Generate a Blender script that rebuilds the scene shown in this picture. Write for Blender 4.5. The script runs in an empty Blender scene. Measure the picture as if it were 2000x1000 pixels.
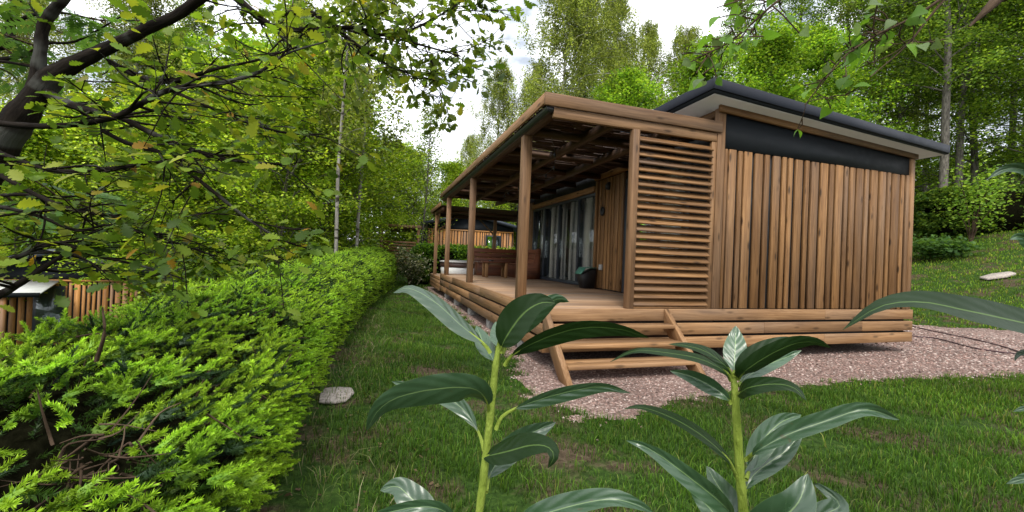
import bpy, math, random
import numpy as np
from mathutils import Vector, Matrix

# ------------------------------------------------------------------ camera, sky, sun, exposure
SC = bpy.context.scene
COL = SC.collection
R = math.radians
F = 820.0                                   # focal length in pixels of the 2000 wide photo
CAMZ = 1.2
_y = np.array([742. - 1000, 494. - 500, F]); _y /= np.linalg.norm(_y)
_x = np.array([3600. - 1000, 611. - 500, F]); _x -= _y * _x.dot(_y); _x /= np.linalg.norm(_x)
_z = np.cross(_y, _x); _z = -_z if _z[1] > 0 else _z
CM = np.stack([_x, _y, _z])                 # camera (right, down, forward) -> world
CPOS = np.array([0, 0, CAMZ])
cam = bpy.data.cameras.new('camera'); cam.sensor_width = 36; cam.lens = 36 * F / 2000
cam.clip_start = 0.02; cam.clip_end = 600
camo = bpy.data.objects.new('camera', cam); COL.objects.link(camo)
m = Matrix.Identity(4)
for i in range(3):
    m[i][0] = CM[i][0]; m[i][1] = -CM[i][1]; m[i][2] = -CM[i][2]; m[i][3] = CPOS[i]
camo.matrix_world = m
SC.camera = camo

SUN_EL, SUN_AZ = 52, 205                    # azimuth measured clockwise from +Y
w = bpy.data.worlds.new('World'); SC.world = w; w.use_nodes = True
nt = w.node_tree; bg = nt.nodes['Background']
sky = nt.nodes.new('ShaderNodeTexSky'); sky.sky_type = 'NISHITA'; sky.sun_disc = False
sky.sun_elevation = R(SUN_EL); sky.sun_rotation = R(SUN_AZ)
tc = nt.nodes.new('ShaderNodeTexCoord'); mp = nt.nodes.new('ShaderNodeMapping'); mp.inputs['Scale'].default_value = (1, 1, 2.2)
ns = nt.nodes.new('ShaderNodeTexNoise'); ns.inputs['Scale'].default_value = 3.2; ns.inputs['Detail'].default_value = 7
ns.inputs['Roughness'].default_value = .55
rp = nt.nodes.new('ShaderNodeValToRGB'); rp.color_ramp.elements[0].position = .30; rp.color_ramp.elements[0].color = (.6,) * 3 + (1,)
rp.color_ramp.elements[1].position = .46; rp.color_ramp.elements[1].color = (1, 1, 1, 1)
mx = nt.nodes.new('ShaderNodeMix'); mx.data_type = 'RGBA'
n2 = nt.nodes.new('ShaderNodeTexNoise'); n2.inputs['Scale'].default_value = 5; n2.inputs['Detail'].default_value = 6
r2 = nt.nodes.new('ShaderNodeValToRGB'); r2.color_ramp.elements[0].position = .36; r2.color_ramp.elements[0].color = (3.1, 3.5, 4.1, 1)
r2.color_ramp.elements[1].position = .52; r2.color_ramp.elements[1].color = (9.6, 9.8, 10.2, 1)
nt.links.new(mp.outputs[0], n2.inputs['Vector']); nt.links.new(n2.outputs['Fac'], r2.inputs[0]); nt.links.new(r2.outputs[0], mx.inputs[7])   # cloud cover
nt.links.new(tc.outputs['Generated'], mp.inputs[0]); nt.links.new(mp.outputs[0], ns.inputs['Vector'])
nt.links.new(ns.outputs['Fac'], rp.inputs[0]); nt.links.new(rp.outputs[0], mx.inputs[0])
nt.links.new(sky.outputs[0], mx.inputs[6]); nt.links.new(mx.outputs[2], bg.inputs['Color'])
bg.inputs['Strength'].default_value = 0.11
sun = bpy.data.lights.new('sun', 'SUN'); sun.energy = 1.5; sun.angle = R(14); sun.color = (1, .95, .87)
suno = bpy.data.objects.new('sun', sun); COL.objects.link(suno)
sd = Vector((math.sin(R(SUN_AZ)) * math.cos(R(SUN_EL)), math.cos(R(SUN_AZ)) * math.cos(R(SUN_EL)), math.sin(R(SUN_EL))))
suno.rotation_euler = sd.to_track_quat('Z', 'Y').to_euler(); suno.location = (0, 0, 40)
SC.view_settings.view_transform = 'Standard'; SC.view_settings.look = 'None'
SC.view_settings.exposure = 1.0; SC.view_settings.gamma = 1
SC.cycles.max_bounces = 7; SC.cycles.diffuse_bounces = 3; SC.cycles.glossy_bounces = 3
SC.cycles.transmission_bounces = 4; SC.cycles.transparent_max_bounces = 6
SC.cycles.caustics_reflective = False; SC.cycles.caustics_refractive = False

# ------------------------------------------------------------------ helpers
def ray(x, y):
    return CM @ np.array([x - 1000., y - 500., F])
def at(x, y, D):                            # a photo pixel at depth D metres
    return CPOS + ray(x, y) / F * D
def onp(x, y, axis, val):
    d = ray(x, y); return CPOS + d * ((val - CPOS[axis]) / d[axis])

class MB:
    """collects vertices and faces; build() links them as ONE mesh object"""
    def __init__(s): s.ch = []; s.n = 0
    def add(s, V, Fc, col=None, bco=None):
        V = np.asarray(V, float).reshape(-1, 3); n = len(V)
        col = np.ones((n, 3)) if col is None else np.broadcast_to(np.asarray(col, float), (n, 3))
        bco = V if bco is None else np.asarray(bco, float)
        Fc = Fc if isinstance(Fc, list) and len(Fc) and isinstance(Fc[0], np.ndarray) else [np.asarray(Fc, int)]
        s.ch.append((V, [f + s.n for f in Fc], col, bco)); s.n += n
    def build(s, name, mat, parent=None, smooth=False, bevel=0):
        V = np.concatenate([c[0] for c in s.ch]); col = np.concatenate([c[2] for c in s.ch]); bco = np.concatenate([c[3] for c in s.ch])
        fl = [f for c in s.ch for f in c[1] if len(f)]
        loops = np.concatenate([f.ravel() for f in fl]); tot = np.concatenate([np.full(len(f), f.shape[1]) for f in fl])
        st = np.concatenate([[0], np.cumsum(tot)[:-1]])
        V = V - wloc(parent)
        me = bpy.data.meshes.new(name)
        me.vertices.add(len(V)); me.vertices.foreach_set('co', V.astype(np.float32).ravel())
        me.loops.add(len(loops)); me.loops.foreach_set('vertex_index', loops.astype(np.int32))
        me.polygons.add(len(tot)); me.polygons.foreach_set('loop_start', st.astype(np.int32)); me.polygons.foreach_set('loop_total', tot.astype(np.int32))
        me.update(calc_edges=True)
        a = me.attributes.new('col', 'FLOAT_COLOR', 'POINT'); a.data.foreach_set('color', np.c_[col, np.ones(len(col))].astype(np.float32).ravel())
        a = me.attributes.new('bco', 'FLOAT_VECTOR', 'POINT'); a.data.foreach_set('vector', bco.astype(np.float32).ravel())
        if smooth: me.polygons.foreach_set('use_smooth', np.ones(len(tot), bool))
        me.materials.append(mat)
        o = bpy.data.objects.new(name, me); COL.objects.link(o)
        if parent is not None: o.parent = parent
        if bevel:
            b = o.modifiers.new('bevel', 'BEVEL'); b.width = bevel; b.segments = 1; b.limit_method = 'ANGLE'
        return o
    # a board: centre line p->q, half extents along u (width) and v (thickness); grain follows its length
    def board(s, p, q, u, v, rg, rnd=None):
        p, q, u, v = (np.asarray(a, float) for a in (p, q, u, v))
        L = np.linalg.norm(q - p); hu = np.linalg.norm(u); hv = np.linalg.norm(v)
        V = []; B = []; o = rg.uniform(0, 60, 3)
        for k, e in ((0, p), (1, q)):
            for a, b in ((-1, -1), (1, -1), (1, 1), (-1, 1)):
                V.append(e + a * u + b * v); B.append((k * L + o[0], a * hu + o[1], b * hv + o[2]))
        Fq = [(0, 3, 2, 1), (4, 5, 6, 7), (0, 1, 5, 4), (1, 2, 6, 5), (2, 3, 7, 6), (3, 0, 4, 7)]
        if np.dot(np.cross(u, v), q - p) < 0: Fq = [f[::-1] for f in Fq]
        r = rg.uniform(0, 1) if rnd is None else rnd
        s.add(V, Fq, col=(r, rg.uniform(0, 1), 0), bco=B)
    def box(s, lo, hi, rg, axis=None, rnd=None):
        lo, hi = np.array(lo, float), np.array(hi, float); d = hi - lo; c = (lo + hi) / 2
        a = int(np.argmax(d)) if axis is None else axis
        b, e = [(1, 2), (0, 2), (0, 1)][a]
        p, q = c.copy(), c.copy(); p[a] = lo[a]; q[a] = hi[a]
        u = np.zeros(3); v = np.zeros(3); u[b] = d[b] / 2; v[e] = d[e] / 2
        s.board(p, q, u, v, rg, rnd)
    def tube(s, P, r, n=6, col=None, cap=True):
        P = np.asarray(P, float); r = np.broadcast_to(np.asarray(r, float), (len(P),)); k = len(P)
        T = np.gradient(P, axis=0); T /= np.linalg.norm(T, axis=1)[:, None] + 1e-9
        ref = np.array([0, 0, 1.]) if abs(T[0][2]) < .9 else np.array([1., 0, 0])
        A = np.cross(T, ref); A /= np.linalg.norm(A, axis=1)[:, None] + 1e-9; Bv = np.cross(T, A)
        th = np.arange(n) * 2 * math.pi / n
        V = P[:, None] + r[:, None, None] * (np.cos(th)[None, :, None] * A[:, None] + np.sin(th)[None, :, None] * Bv[:, None])
        i = np.arange(k - 1)[:, None] * n; j = np.arange(n)[None]; j2 = (j + 1) % n
        Fq = np.stack([i + j, i + j2, i + n + j2, i + n + j], -1).reshape(-1, 4)
        L = np.concatenate([[0], np.cumsum(np.linalg.norm(np.diff(P, axis=0), axis=1))])
        bco = np.stack([np.repeat(L, n), np.tile(np.cos(th), k) * np.repeat(r, n), np.tile(np.sin(th), k) * np.repeat(r, n)], -1) + P[0]
        fl = [Fq]
        if cap: fl += [np.array([np.arange(n)]), np.array([np.arange(n)[::-1] + (k - 1) * n])]
        s.add(V.reshape(-1, 3), fl, col=col, bco=bco)
    def lathe(s, prof, c, n=24, col=None):
        prof = np.asarray(prof, float); k = len(prof); th = np.arange(n) * 2 * math.pi / n
        V = np.stack([prof[:, 0, None] * np.cos(th), prof[:, 0, None] * np.sin(th), np.repeat(prof[:, 1, None], n, 1)], -1) + np.asarray(c)
        i = np.arange(k - 1)[:, None] * n; j = np.arange(n)[None]; j2 = (j + 1) % n
        s.add(V.reshape(-1, 3), np.stack([i + j, i + j2, i + n + j2, i + n + j], -1).reshape(-1, 4), col=col)
    def prism(s, poly, d, rg=None):          # planar polygon extruded along d
        P = np.asarray(poly, float); n = len(P); d = np.asarray(d, float)
        V = np.concatenate([P, P + d]); f1 = np.arange(n)[::-1]; f2 = np.arange(n) + n
        nn = np.cross(P[1] - P[0], P[2] - P[1])
        side = np.array([(i, (i + 1) % n, (i + 1) % n + n, i + n) for i in range(n)])
        if np.dot(nn, d) < 0: f1 = f1[::-1]; f2 = f2[::-1]; side = side[:, ::-1]
        s.add(V, [np.array([f1]), np.array([f2]), side])
    # many copies of a template (tV in local x=across, y=along, z=normal), all frozen into this one mesh
    def scatter(s, tV, tF, O, X, Y, Z, col, tcol=None, tb=None):
        tV = np.asarray(tV, float); N = len(O); n = len(tV)
        V = O[:, None] + tV[None, :, 0, None] * X[:, None] + tV[None, :, 1, None] * Y[:, None] + tV[None, :, 2, None] * Z[:, None]
        c = np.repeat(np.broadcast_to(col, (N, 3))[:, None], n, 1)
        if tcol is not None: c = c * np.asarray(tcol)[None]
        off = (np.arange(N) * n)[:, None, None]
        b = np.tile(np.asarray(tb, float), (N, 1)) if tb is not None else None
        s.add(V.reshape(-1, 3), [(np.asarray(f)[None] + off).reshape(-1, np.asarray(f).shape[1]) for f in tF], col=c.reshape(-1, 3), bco=b)

def wloc(o):
    v = np.zeros(3)
    while o is not None: v += np.array(o.location); o = o.parent
    return v
def thing(name, label, cat, loc=(0, 0, 0), group=None):
    o = bpy.data.objects.new(name, None); COL.objects.link(o); o.location = tuple(float(a) for a in loc)
    o.empty_display_size = .1; o['label'] = label; o['category'] = cat
    if group: o['group'] = group
    return o
def tag(o, label, cat, group=None, kind=None):
    o['label'] = label; o['category'] = cat
    if group: o['group'] = group
    if kind: o['kind'] = kind
    return o
def nrm(v):
    v = np.asarray(v, float); return v / (np.linalg.norm(v, axis=-1, keepdims=True) + 1e-9)
def frames(Yd, Zd):                          # along, rough normal -> orthonormal X, Y, Z
    Yd = nrm(Yd); X = nrm(np.cross(Yd, Zd)); return X, Yd, np.cross(X, Yd)
def smooth(P, n):                            # Catmull-Rom through P
    P = np.asarray(P, float); Q = np.concatenate([[2 * P[0] - P[1]], P, [2 * P[-1] - P[-2]]]); out = []
    for i in range(1, len(Q) - 2):
        for t in np.arange(n) / n:
            a, b, c, d = Q[i - 1:i + 3]
            out.append(.5 * (2 * b + (c - a) * t + (2 * a - 5 * b + 4 * c - d) * t * t + (3 * b - a - 3 * c + d) * t ** 3))
    return np.array(out + [P[-1]])
def sstep(a, b, x):
    t = np.clip((x - a) / (b - a), 0, 1); return t * t * (3 - 2 * t)
def vnoise(x, y, seed=0):                    # cheap smooth 2-D noise in -1..1
    return (np.sin(x * 1.7 + seed + 1.3 * np.sin(y * 1.1 + seed)) + np.sin(y * 2.3 - seed * 2 + 1.1 * np.sin(x * 1.9)) + np.sin((x + y) * 3.7 + seed)) / 3
def terrain(x, y):
    x = np.asarray(x, float); y = np.asarray(y, float)
    s = np.maximum(0, x - 12.2); z = .30 * s * s / (s + 1.2); z = np.where(z > 3.2, 3.2 + (z - 3.2) * .35, z)
    z = z - 2.5 * sstep(0, 7.5, -1.9 - x) + .05 * np.maximum(0, y - 19)
    return z

# ------------------------------------------------------------------ materials
def newmat(name):
    mt = bpy.data.materials.new(name); mt.use_nodes = True; t = mt.node_tree; p = t.nodes['Principled BSDF']
    return mt, t, p
def N(t, typ, **kw):
    n = t.nodes.new('ShaderNode' + typ)
    for k, v in kw.items():
        if k in n.inputs.keys(): n.inputs[k].default_value = v
        else: setattr(n, k, v)
    return n
def ramp(t, src, stops):
    r = t.nodes.new('ShaderNodeValToRGB'); cr = r.color_ramp
    while len(cr.elements) < len(stops): cr.elements.new(.5)
    for e, (p, c) in zip(cr.elements, stops): e.position = p; e.color = tuple(c) + (1,)
    t.links.new(src, r.inputs[0]); return r.outputs[0]
def mixc(t, fac, a, b, mode='MIX'):
    n = t.nodes.new('ShaderNodeMix'); n.data_type = 'RGBA'; n.blend_type = mode
    for s, v in ((0, fac), (6, a), (7, b)):
        if hasattr(v, 'is_linked'): t.links.new(v, n.inputs[s])
        else: n.inputs[s].default_value = v if s == 0 else tuple(v) + (1,)
    return n.outputs[2]
def attr(t, name, out='Vector'):
    n = t.nodes.new('ShaderNodeAttribute'); n.attribute_name = name; return n.outputs[out]
def mapped(t, src, scale):
    n = t.nodes.new('ShaderNodeMapping'); n.inputs['Scale'].default_value = scale; t.links.new(src, n.inputs[0]); return n.outputs[0]
def bump(t, p, h, strength, dist=.01):
    b = t.nodes.new('ShaderNodeBump'); b.inputs['Strength'].default_value = strength; b.inputs['Distance'].default_value = dist
    t.links.new(h, b.inputs['Height']); t.links.new(b.outputs[0], p.inputs['Normal'])

def wood(name, dark, mid, light, knot=.5, rough=.62, grey=.15):
    mt, t, p = newmat(name)
    b = attr(t, 'bco'); rnd = t.nodes.new('ShaderNodeSeparateColor'); t.links.new(attr(t, 'col', 'Color'), rnd.inputs[0])
    wob = N(t, 'TexNoise', Scale=1.6, Detail=2.0); t.links.new(mapped(t, b, (1, 3, 3)), wob.inputs['Vector'])
    va = t.nodes.new('ShaderNodeVectorMath'); va.operation = 'MULTIPLY_ADD'
    va.inputs[1].default_value = (0, .05, .05)
    t.links.new(wob.outputs['Color'], va.inputs[0]); t.links.new(b, va.inputs[2])
    g1 = N(t, 'TexNoise', Scale=1.0, Detail=4.0, Roughness=.6); t.links.new(mapped(t, va.outputs[0], (1.3, 60, 60)), g1.inputs['Vector'])
    c = ramp(t, g1.outputs['Fac'], [(.28, dark), (.5, mid), (.72, light)])
    g2 = N(t, 'TexNoise', Scale=1.0, Detail=3.0); t.links.new(mapped(t, b, (.9, 7, 7)), g2.inputs['Vector'])
    c = mixc(t, .75, c, ramp(t, g2.outputs['Fac'], [(.3, (.62, .58, .55)), (.7, (1.25, 1.2, 1.15))]), 'MULTIPLY')
    c = mixc(t, .85, c, ramp(t, rnd.outputs[0], [(0, (.66, .62, .58)), (.5, (1, .98, .96)), (1, (1.28, 1.25, 1.2))]), 'MULTIPLY')
    g = tuple(sum(mid) / 3 * k for k in (1.06, 1, .94))
    wx = N(t, 'TexNoise', Scale=1.0, Detail=2.0); t.links.new(mapped(t, b, (.5, 3, 3)), wx.inputs['Vector'])
    gm = N(t, 'Math', operation='MULTIPLY'); t.links.new(ramp(t, wx.outputs['Fac'], [(.45, (0,) * 3), (.75, (1,) * 3)]), gm.inputs[0]); gm.inputs[1].default_value = grey * 3
    c = mixc(t, gm.outputs[0], c, g)
    vo = N(t, 'TexVoronoi', Scale=1.0, Randomness=1.0); t.links.new(mapped(t, b, (2.6, 9, 9)), vo.inputs['Vector'])
    km = N(t, 'Math', operation='MULTIPLY'); t.links.new(ramp(t, vo.outputs['Distance'], [(.08, (1,) * 3), (.20, (0,) * 3)]), km.inputs[0]); km.inputs[1].default_value = knot
    c = mixc(t, km.outputs[0], c, tuple(.35 * a for a in dark))
    t.links.new(c, p.inputs['Base Color']); p.inputs['Roughness'].default_value = rough; p.inputs['Specular IOR Level'].default_value = .3
    bump(t, p, g1.outputs['Fac'], .35, .004)
    return mt
def plain(name, c, rough=.5, metal=0, var=.12, scale=6, spec=.5, bmp=0):
    mt, t, p = newmat(name)
    o = N(t, 'TexCoord'); n = N(t, 'TexNoise', Scale=float(scale), Detail=5.0); t.links.new(o.outputs['Object'], n.inputs['Vector'])
    t.links.new(ramp(t, n.outputs['Fac'], [(.3, tuple(a * (1 - var) for a in c)), (.7, tuple(a * (1 + var) for a in c))]), p.inputs['Base Color'])
    rr = ramp(t, n.outputs['Fac'], [(.3, (rough * .85,) * 3), (.7, (min(1, rough * 1.15),) * 3)]); t.links.new(rr, p.inputs['Roughness'])
    p.inputs['Metallic'].default_value = metal; p.inputs['Specular IOR Level'].default_value = spec
    if bmp: bump(t, p, n.outputs['Fac'], bmp, .01)
    return mt
def leafmat(name, trans=.35, rough=.5, spec=.35, tint=(1.25, 1.25, .55)):
    mt, t, p = newmat(name); c = attr(t, 'col', 'Color')
    t.links.new(c, p.inputs['Base Color']); p.inputs['Roughness'].default_value = rough; p.inputs['Specular IOR Level'].default_value = spec
    tr = N(t, 'BsdfTranslucent'); t.links.new(mixc(t, 1.0, c, tint, 'MULTIPLY'), tr.inputs['Color'])
    mxs = N(t, 'MixShader', Fac=trans); t.links.new(p.outputs[0], mxs.inputs[1]); t.links.new(tr.outputs[0], mxs.inputs[2])
    t.links.new(mxs.outputs[0], t.nodes['Material Output'].inputs['Surface'])
    return mt
def bark(name, c1, c2, sc=(3, 30, 30), rough=.9, band=None):
    mt, t, p = newmat(name); b = attr(t, 'bco')
    n = N(t, 'TexNoise', Scale=1.0, Detail=6.0, Roughness=.65); t.links.new(mapped(t, b, sc), n.inputs['Vector'])
    c = ramp(t, n.outputs['Fac'], [(.35, c1), (.65, c2)])
    if band:
        n2 = N(t, 'TexNoise', Scale=1.0, Detail=3.0); t.links.new(mapped(t, b, (5, 2.5, 2.5)), n2.inputs['Vector'])
        c = mixc(t, ramp(t, n2.outputs['Fac'], [(.56, (0,) * 3), (.66, (1,) * 3)]), c, band)
    t.links.new(c, p.inputs['Base Color']); p.inputs['Roughness'].default_value = rough; p.inputs['Specular IOR Level'].default_value = .08
    bump(t, p, n.outputs['Fac'], .8, .015); return mt

W_CLAD = wood('cladding_wood', (.11, .053, .020), (.228, .121, .047), (.32, .185, .08), knot=.9, grey=.09)
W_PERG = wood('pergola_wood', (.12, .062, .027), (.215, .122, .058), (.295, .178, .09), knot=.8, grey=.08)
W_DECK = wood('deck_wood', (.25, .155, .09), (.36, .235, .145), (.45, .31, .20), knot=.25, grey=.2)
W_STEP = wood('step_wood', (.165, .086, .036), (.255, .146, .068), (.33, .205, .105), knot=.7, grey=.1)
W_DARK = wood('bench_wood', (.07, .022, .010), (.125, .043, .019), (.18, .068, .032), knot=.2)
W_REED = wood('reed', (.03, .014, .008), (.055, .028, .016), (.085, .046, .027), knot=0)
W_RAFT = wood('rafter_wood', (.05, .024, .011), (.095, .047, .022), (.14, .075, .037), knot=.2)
W_FAR = wood('far_cladding_wood', (.26, .115, .030), (.40, .19, .055), (.50, .26, .09))
BLACK = plain('black_membrane', (.012, .012, .013), .8)
ANTH = plain('anthracite_panel', (.011, .0135, .016), .6, var=.1, spec=.2)
METAL = plain('anthracite_metal', (.009, .0115, .019), .5, var=.08, scale=3, spec=.25)
FRAME = plain('door_frame_metal', (.03, .036, .045), .4)
SOFF = plain('soffit_white', (.64, .585, .565), .7, var=.04)
WHITE = plain('white_plastic', (.75, .75, .73), .35, var=.05)
CURT = leafmat('curtain_cloth', .3, .9, .1, (1, 1, 1))
CONC = plain('concrete', (.33, .32, .30), .9, var=.2, scale=25, bmp=.3)
STONE = plain('pale_stone', (.36, .31, .27), .9, var=.4, scale=30, bmp=1)
BINB = plain('black_plastic', (.010, .010, .011), .4)
BING = plain('green_plastic', (.045, .16, .11), .4)
RUBBER = plain('dark_cable', (.05, .018, .025), .6)
CUSH = plain('brown_vinyl', (.06, .03, .025), .5)
LEAF = leafmat('tree_leaf', .5, .55, .2)
OAKL = leafmat('oak_leaf', .5, .5, .25)
NEEDLE = leafmat('spruce_needle', .22, .5, .3, (1.2, 1.2, .5))
GRASSM = leafmat('grass_blade', .3, .55, .2)
BK_OAK = bark('oak_bark', (.006, .0045, .0035), (.022, .017, .013), (7, 45, 45), band=(.06, .06, .052))
BK_BIRCH = bark('birch_bark', (.30, .28, .25), (.55, .53, .49), (2, 9, 9), .8, (.04, .035, .03))
BK_SLIM = bark('grey_birch_bark', (.13, .12, .10), (.34, .32, .28), (2, 9, 9), .85, (.035, .032, .025))
BK_DARK = bark('forest_bark', (.06, .053, .044), (.20, .18, .15), (4, 16, 16))
ROOFB = plain('slate_roof_metal', (.05, .06, .08), .5)
TWIG = bark('twig_bark', (.035, .022, .014), (.11, .075, .05))
INNER = plain('hedge_shade_core', (.006, .006, .003), 1, var=.7, scale=30, spec=.0, bmp=1)  # near-black colour stands in for shade deep inside the hedges
def glassmat():
    mt, t, p = newmat('glass'); t.nodes.remove(p)
    g = N(t, 'BsdfGlossy', Roughness=.02); g.inputs['Color'].default_value = (.9, .95, .95, 1)
    tr = N(t, 'BsdfTransparent'); tr.inputs['Color'].default_value = (.86, .9, .88, 1)
    lw = N(t, 'LayerWeight', Blend=.5); pw = N(t, 'Math', operation='POWER'); t.links.new(lw.outputs['Facing'], pw.inputs[0]); pw.inputs[1].default_value = 4.5
    fr = N(t, 'Math', operation='MULTIPLY_ADD'); t.links.new(pw.outputs[0], fr.inputs[0]); fr.inputs[1].default_value = .9; fr.inputs[2].default_value = .045; ms = N(t, 'MixShader')
    t.links.new(fr.outputs[0], ms.inputs[0]); t.links.new(tr.outputs[0], ms.inputs[1]); t.links.new(g.outputs[0], ms.inputs[2])
    t.links.new(ms.outputs[0], t.nodes['Material Output'].inputs['Surface']); return mt
GLASS = glassmat()
def groundmat():
    mt, t, p = newmat('lawn_soil'); o = N(t, 'TexCoord')
    n = N(t, 'TexNoise', Scale=1.3, Detail=8.0, Roughness=.65); t.links.new(o.outputs['Object'], n.inputs['Vector'])
    n2 = N(t, 'TexNoise', Scale=22.0, Detail=6.0, Roughness=.7); t.links.new(o.outputs['Object'], n2.inputs['Vector'])
    gr = ramp(t, n2.outputs['Fac'], [(.3, (.012, .028, .005)), (.5, (.03, .062, .01)), (.72, (.065, .115, .02))])
    so = ramp(t, n2.outputs['Fac'], [(.3, (.03, .021, .013)), (.5, (.075, .054, .033)), (.72, (.14, .105, .07))])
    t.links.new(mixc(t, ramp(t, n.outputs['Fac'], [(.49, (0,) * 3), (.58, (1,) * 3)]), gr, so), p.inputs['Base Color'])
    p.inputs['Roughness'].default_value = .95; p.inputs['Specular IOR Level'].default_value = .1
    bump(t, p, n2.outputs['Fac'], .9, .03); return mt
def gravelmat():
    mt, t, p = newmat('red_gravel'); o = N(t, 'TexCoord')
    v = N(t, 'TexVoronoi', Scale=42.0); t.links.new(o.outputs['Object'], v.inputs['Vector'])
    sp = N(t, 'SeparateColor'); t.links.new(v.outputs['Color'], sp.inputs[0])
    c = ramp(t, sp.outputs[0], [(0, (.13, .078, .063)), (.35, (.235, .152, .126)), (.7, (.32, .225, .192)), (1, (.45, .36, .315))])
    n = N(t, 'TexNoise', Scale=1.1, Detail=6.0); t.links.new(o.outputs['Object'], n.inputs['Vector'])
    c = mixc(t, .8, c, ramp(t, n.outputs['Fac'], [(.3, (.62, .58, .55)), (.7, (1.15, 1.12, 1.1))]), 'MULTIPLY')
    c = mixc(t, ramp(t, v.outputs['Distance'], [(.35, (0,) * 3), (.75, (.75,) * 3)]), c, (.05, .03, .024))
    t.links.new(c, p.inputs['Base Color']); p.inputs['Roughness'].default_value = .9
    bump(t, p, v.outputs['Distance'], -.8, .02); return mt
def stonechip():
    mt, t, p = newmat('gravel_chip'); t.links.new(attr(t, 'col', 'Color'), p.inputs['Base Color']); p.inputs['Roughness'].default_value = .85; return mt
def laurelmat():
    mt, t, p = newmat('laurel_leaf')
    s = N(t, 'SeparateXYZ'); t.links.new(attr(t, 'bco'), s.inputs[0])       # x across -1..1, y along 0..1
    ab = N(t, 'Math', operation='ABSOLUTE'); t.links.new(s.outputs[0], ab.inputs[0])
    vn = N(t, 'Math', operation='MULTIPLY_ADD'); t.links.new(ab.outputs[0], vn.inputs[0]); vn.inputs[1].default_value = -.22; t.links.new(s.outputs[1], vn.inputs[2])
    wv = N(t, 'Math', operation='MULTIPLY'); t.links.new(vn.outputs[0], wv.inputs[0]); wv.inputs[1].default_value = 44.
    sn = N(t, 'Math', operation='SINE'); t.links.new(wv.outputs[0], sn.inputs[0])
    tint = attr(t, 'col', 'Color')
    n = N(t, 'TexNoise', Scale=45.0, Detail=4.0); o = N(t, 'TexCoord'); t.links.new(o.outputs['Object'], n.inputs['Vector'])
    c = mixc(t, n.outputs['Fac'], (.018, .045, .019), (.036, .078, .034))
    c = mixc(t, ramp(t, sn.outputs[0], [(.93, (0,) * 3), (1, (.14,) * 3)]), c, (.07, .12, .05))
    c = mixc(t, ramp(t, ab.outputs[0], [(.02, (1,) * 3), (.05, (0,) * 3)]), c, (.13, .20, .075))
    c = mixc(t, ramp(t, ab.outputs[0], [(.965, (0,) * 3), (1, (.5,) * 3)]), c, (.12, .19, .06))
    n3 = N(t, 'TexNoise', Scale=120.0, Detail=3.0); t.links.new(o.outputs['Object'], n3.inputs['Vector'])
    c = mixc(t, ramp(t, n3.outputs['Fac'], [(.68, (0,) * 3), (.76, (.7,) * 3)]), c, (.05, .045, .015))
    c = mixc(t, 1.0, c, tint, 'MULTIPLY')
    ge = N(t, 'NewGeometry')
    un = mixc(t, ramp(t, ab.outputs[0], [(.03, (1,) * 3), (.07, (0,) * 3)]), (.009, .024, .005), (.07, .12, .03))
    c2 = mixc(t, ge.outputs['Backfacing'], c, un)
    t.links.new(c2, p.inputs['Base Color'])
    rg = mixc(t, ge.outputs['Backfacing'], ramp(t, n.outputs['Fac'], [(.3, (.27,) * 3), (.7, (.45,) * 3)]), (.5,) * 3); t.links.new(rg, p.inputs['Roughness'])
    t.links.new(mixc(t, ge.outputs['Backfacing'], (.8,) * 3, (.18,) * 3), p.inputs['Specular IOR Level'])
    b = t.nodes.new('ShaderNodeBump'); b.inputs['Strength'].default_value = .28; b.inputs['Distance'].default_value = .0015
    hh = N(t, 'Math', operation='MULTIPLY_ADD'); t.links.new(n.outputs['Fac'], hh.inputs[0]); hh.inputs[1].default_value = 2.2; hs = N(t, 'Math', operation='MULTIPLY'); t.links.new(sn.outputs[0], hs.inputs[0]); hs.inputs[1].default_value = .45; t.links.new(hs.outputs[0], hh.inputs[2])
    t.links.new(hh.outputs[0], b.inputs['Height']); t.links.new(b.outputs[0], p.inputs['Normal'])
    tr = N(t, 'BsdfTranslucent'); tr.inputs['Color'].default_value = (.05, .11, .014, 1)
    ms = N(t, 'MixShader', Fac=.06); t.links.new(p.outputs[0], ms.inputs[1]); t.links.new(tr.outputs[0], ms.inputs[2])
    t.links.new(ms.outputs[0], t.nodes['Material Output'].inputs['Surface']); return mt
LAUREL = laurelmat()
LSTEM = bark('green_stem', (.16, .22, .03), (.26, .33, .06), (20, 60, 60), .45)
GROUND = groundmat(); GRAVEL = gravelmat(); CHIP = stonechip()

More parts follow.
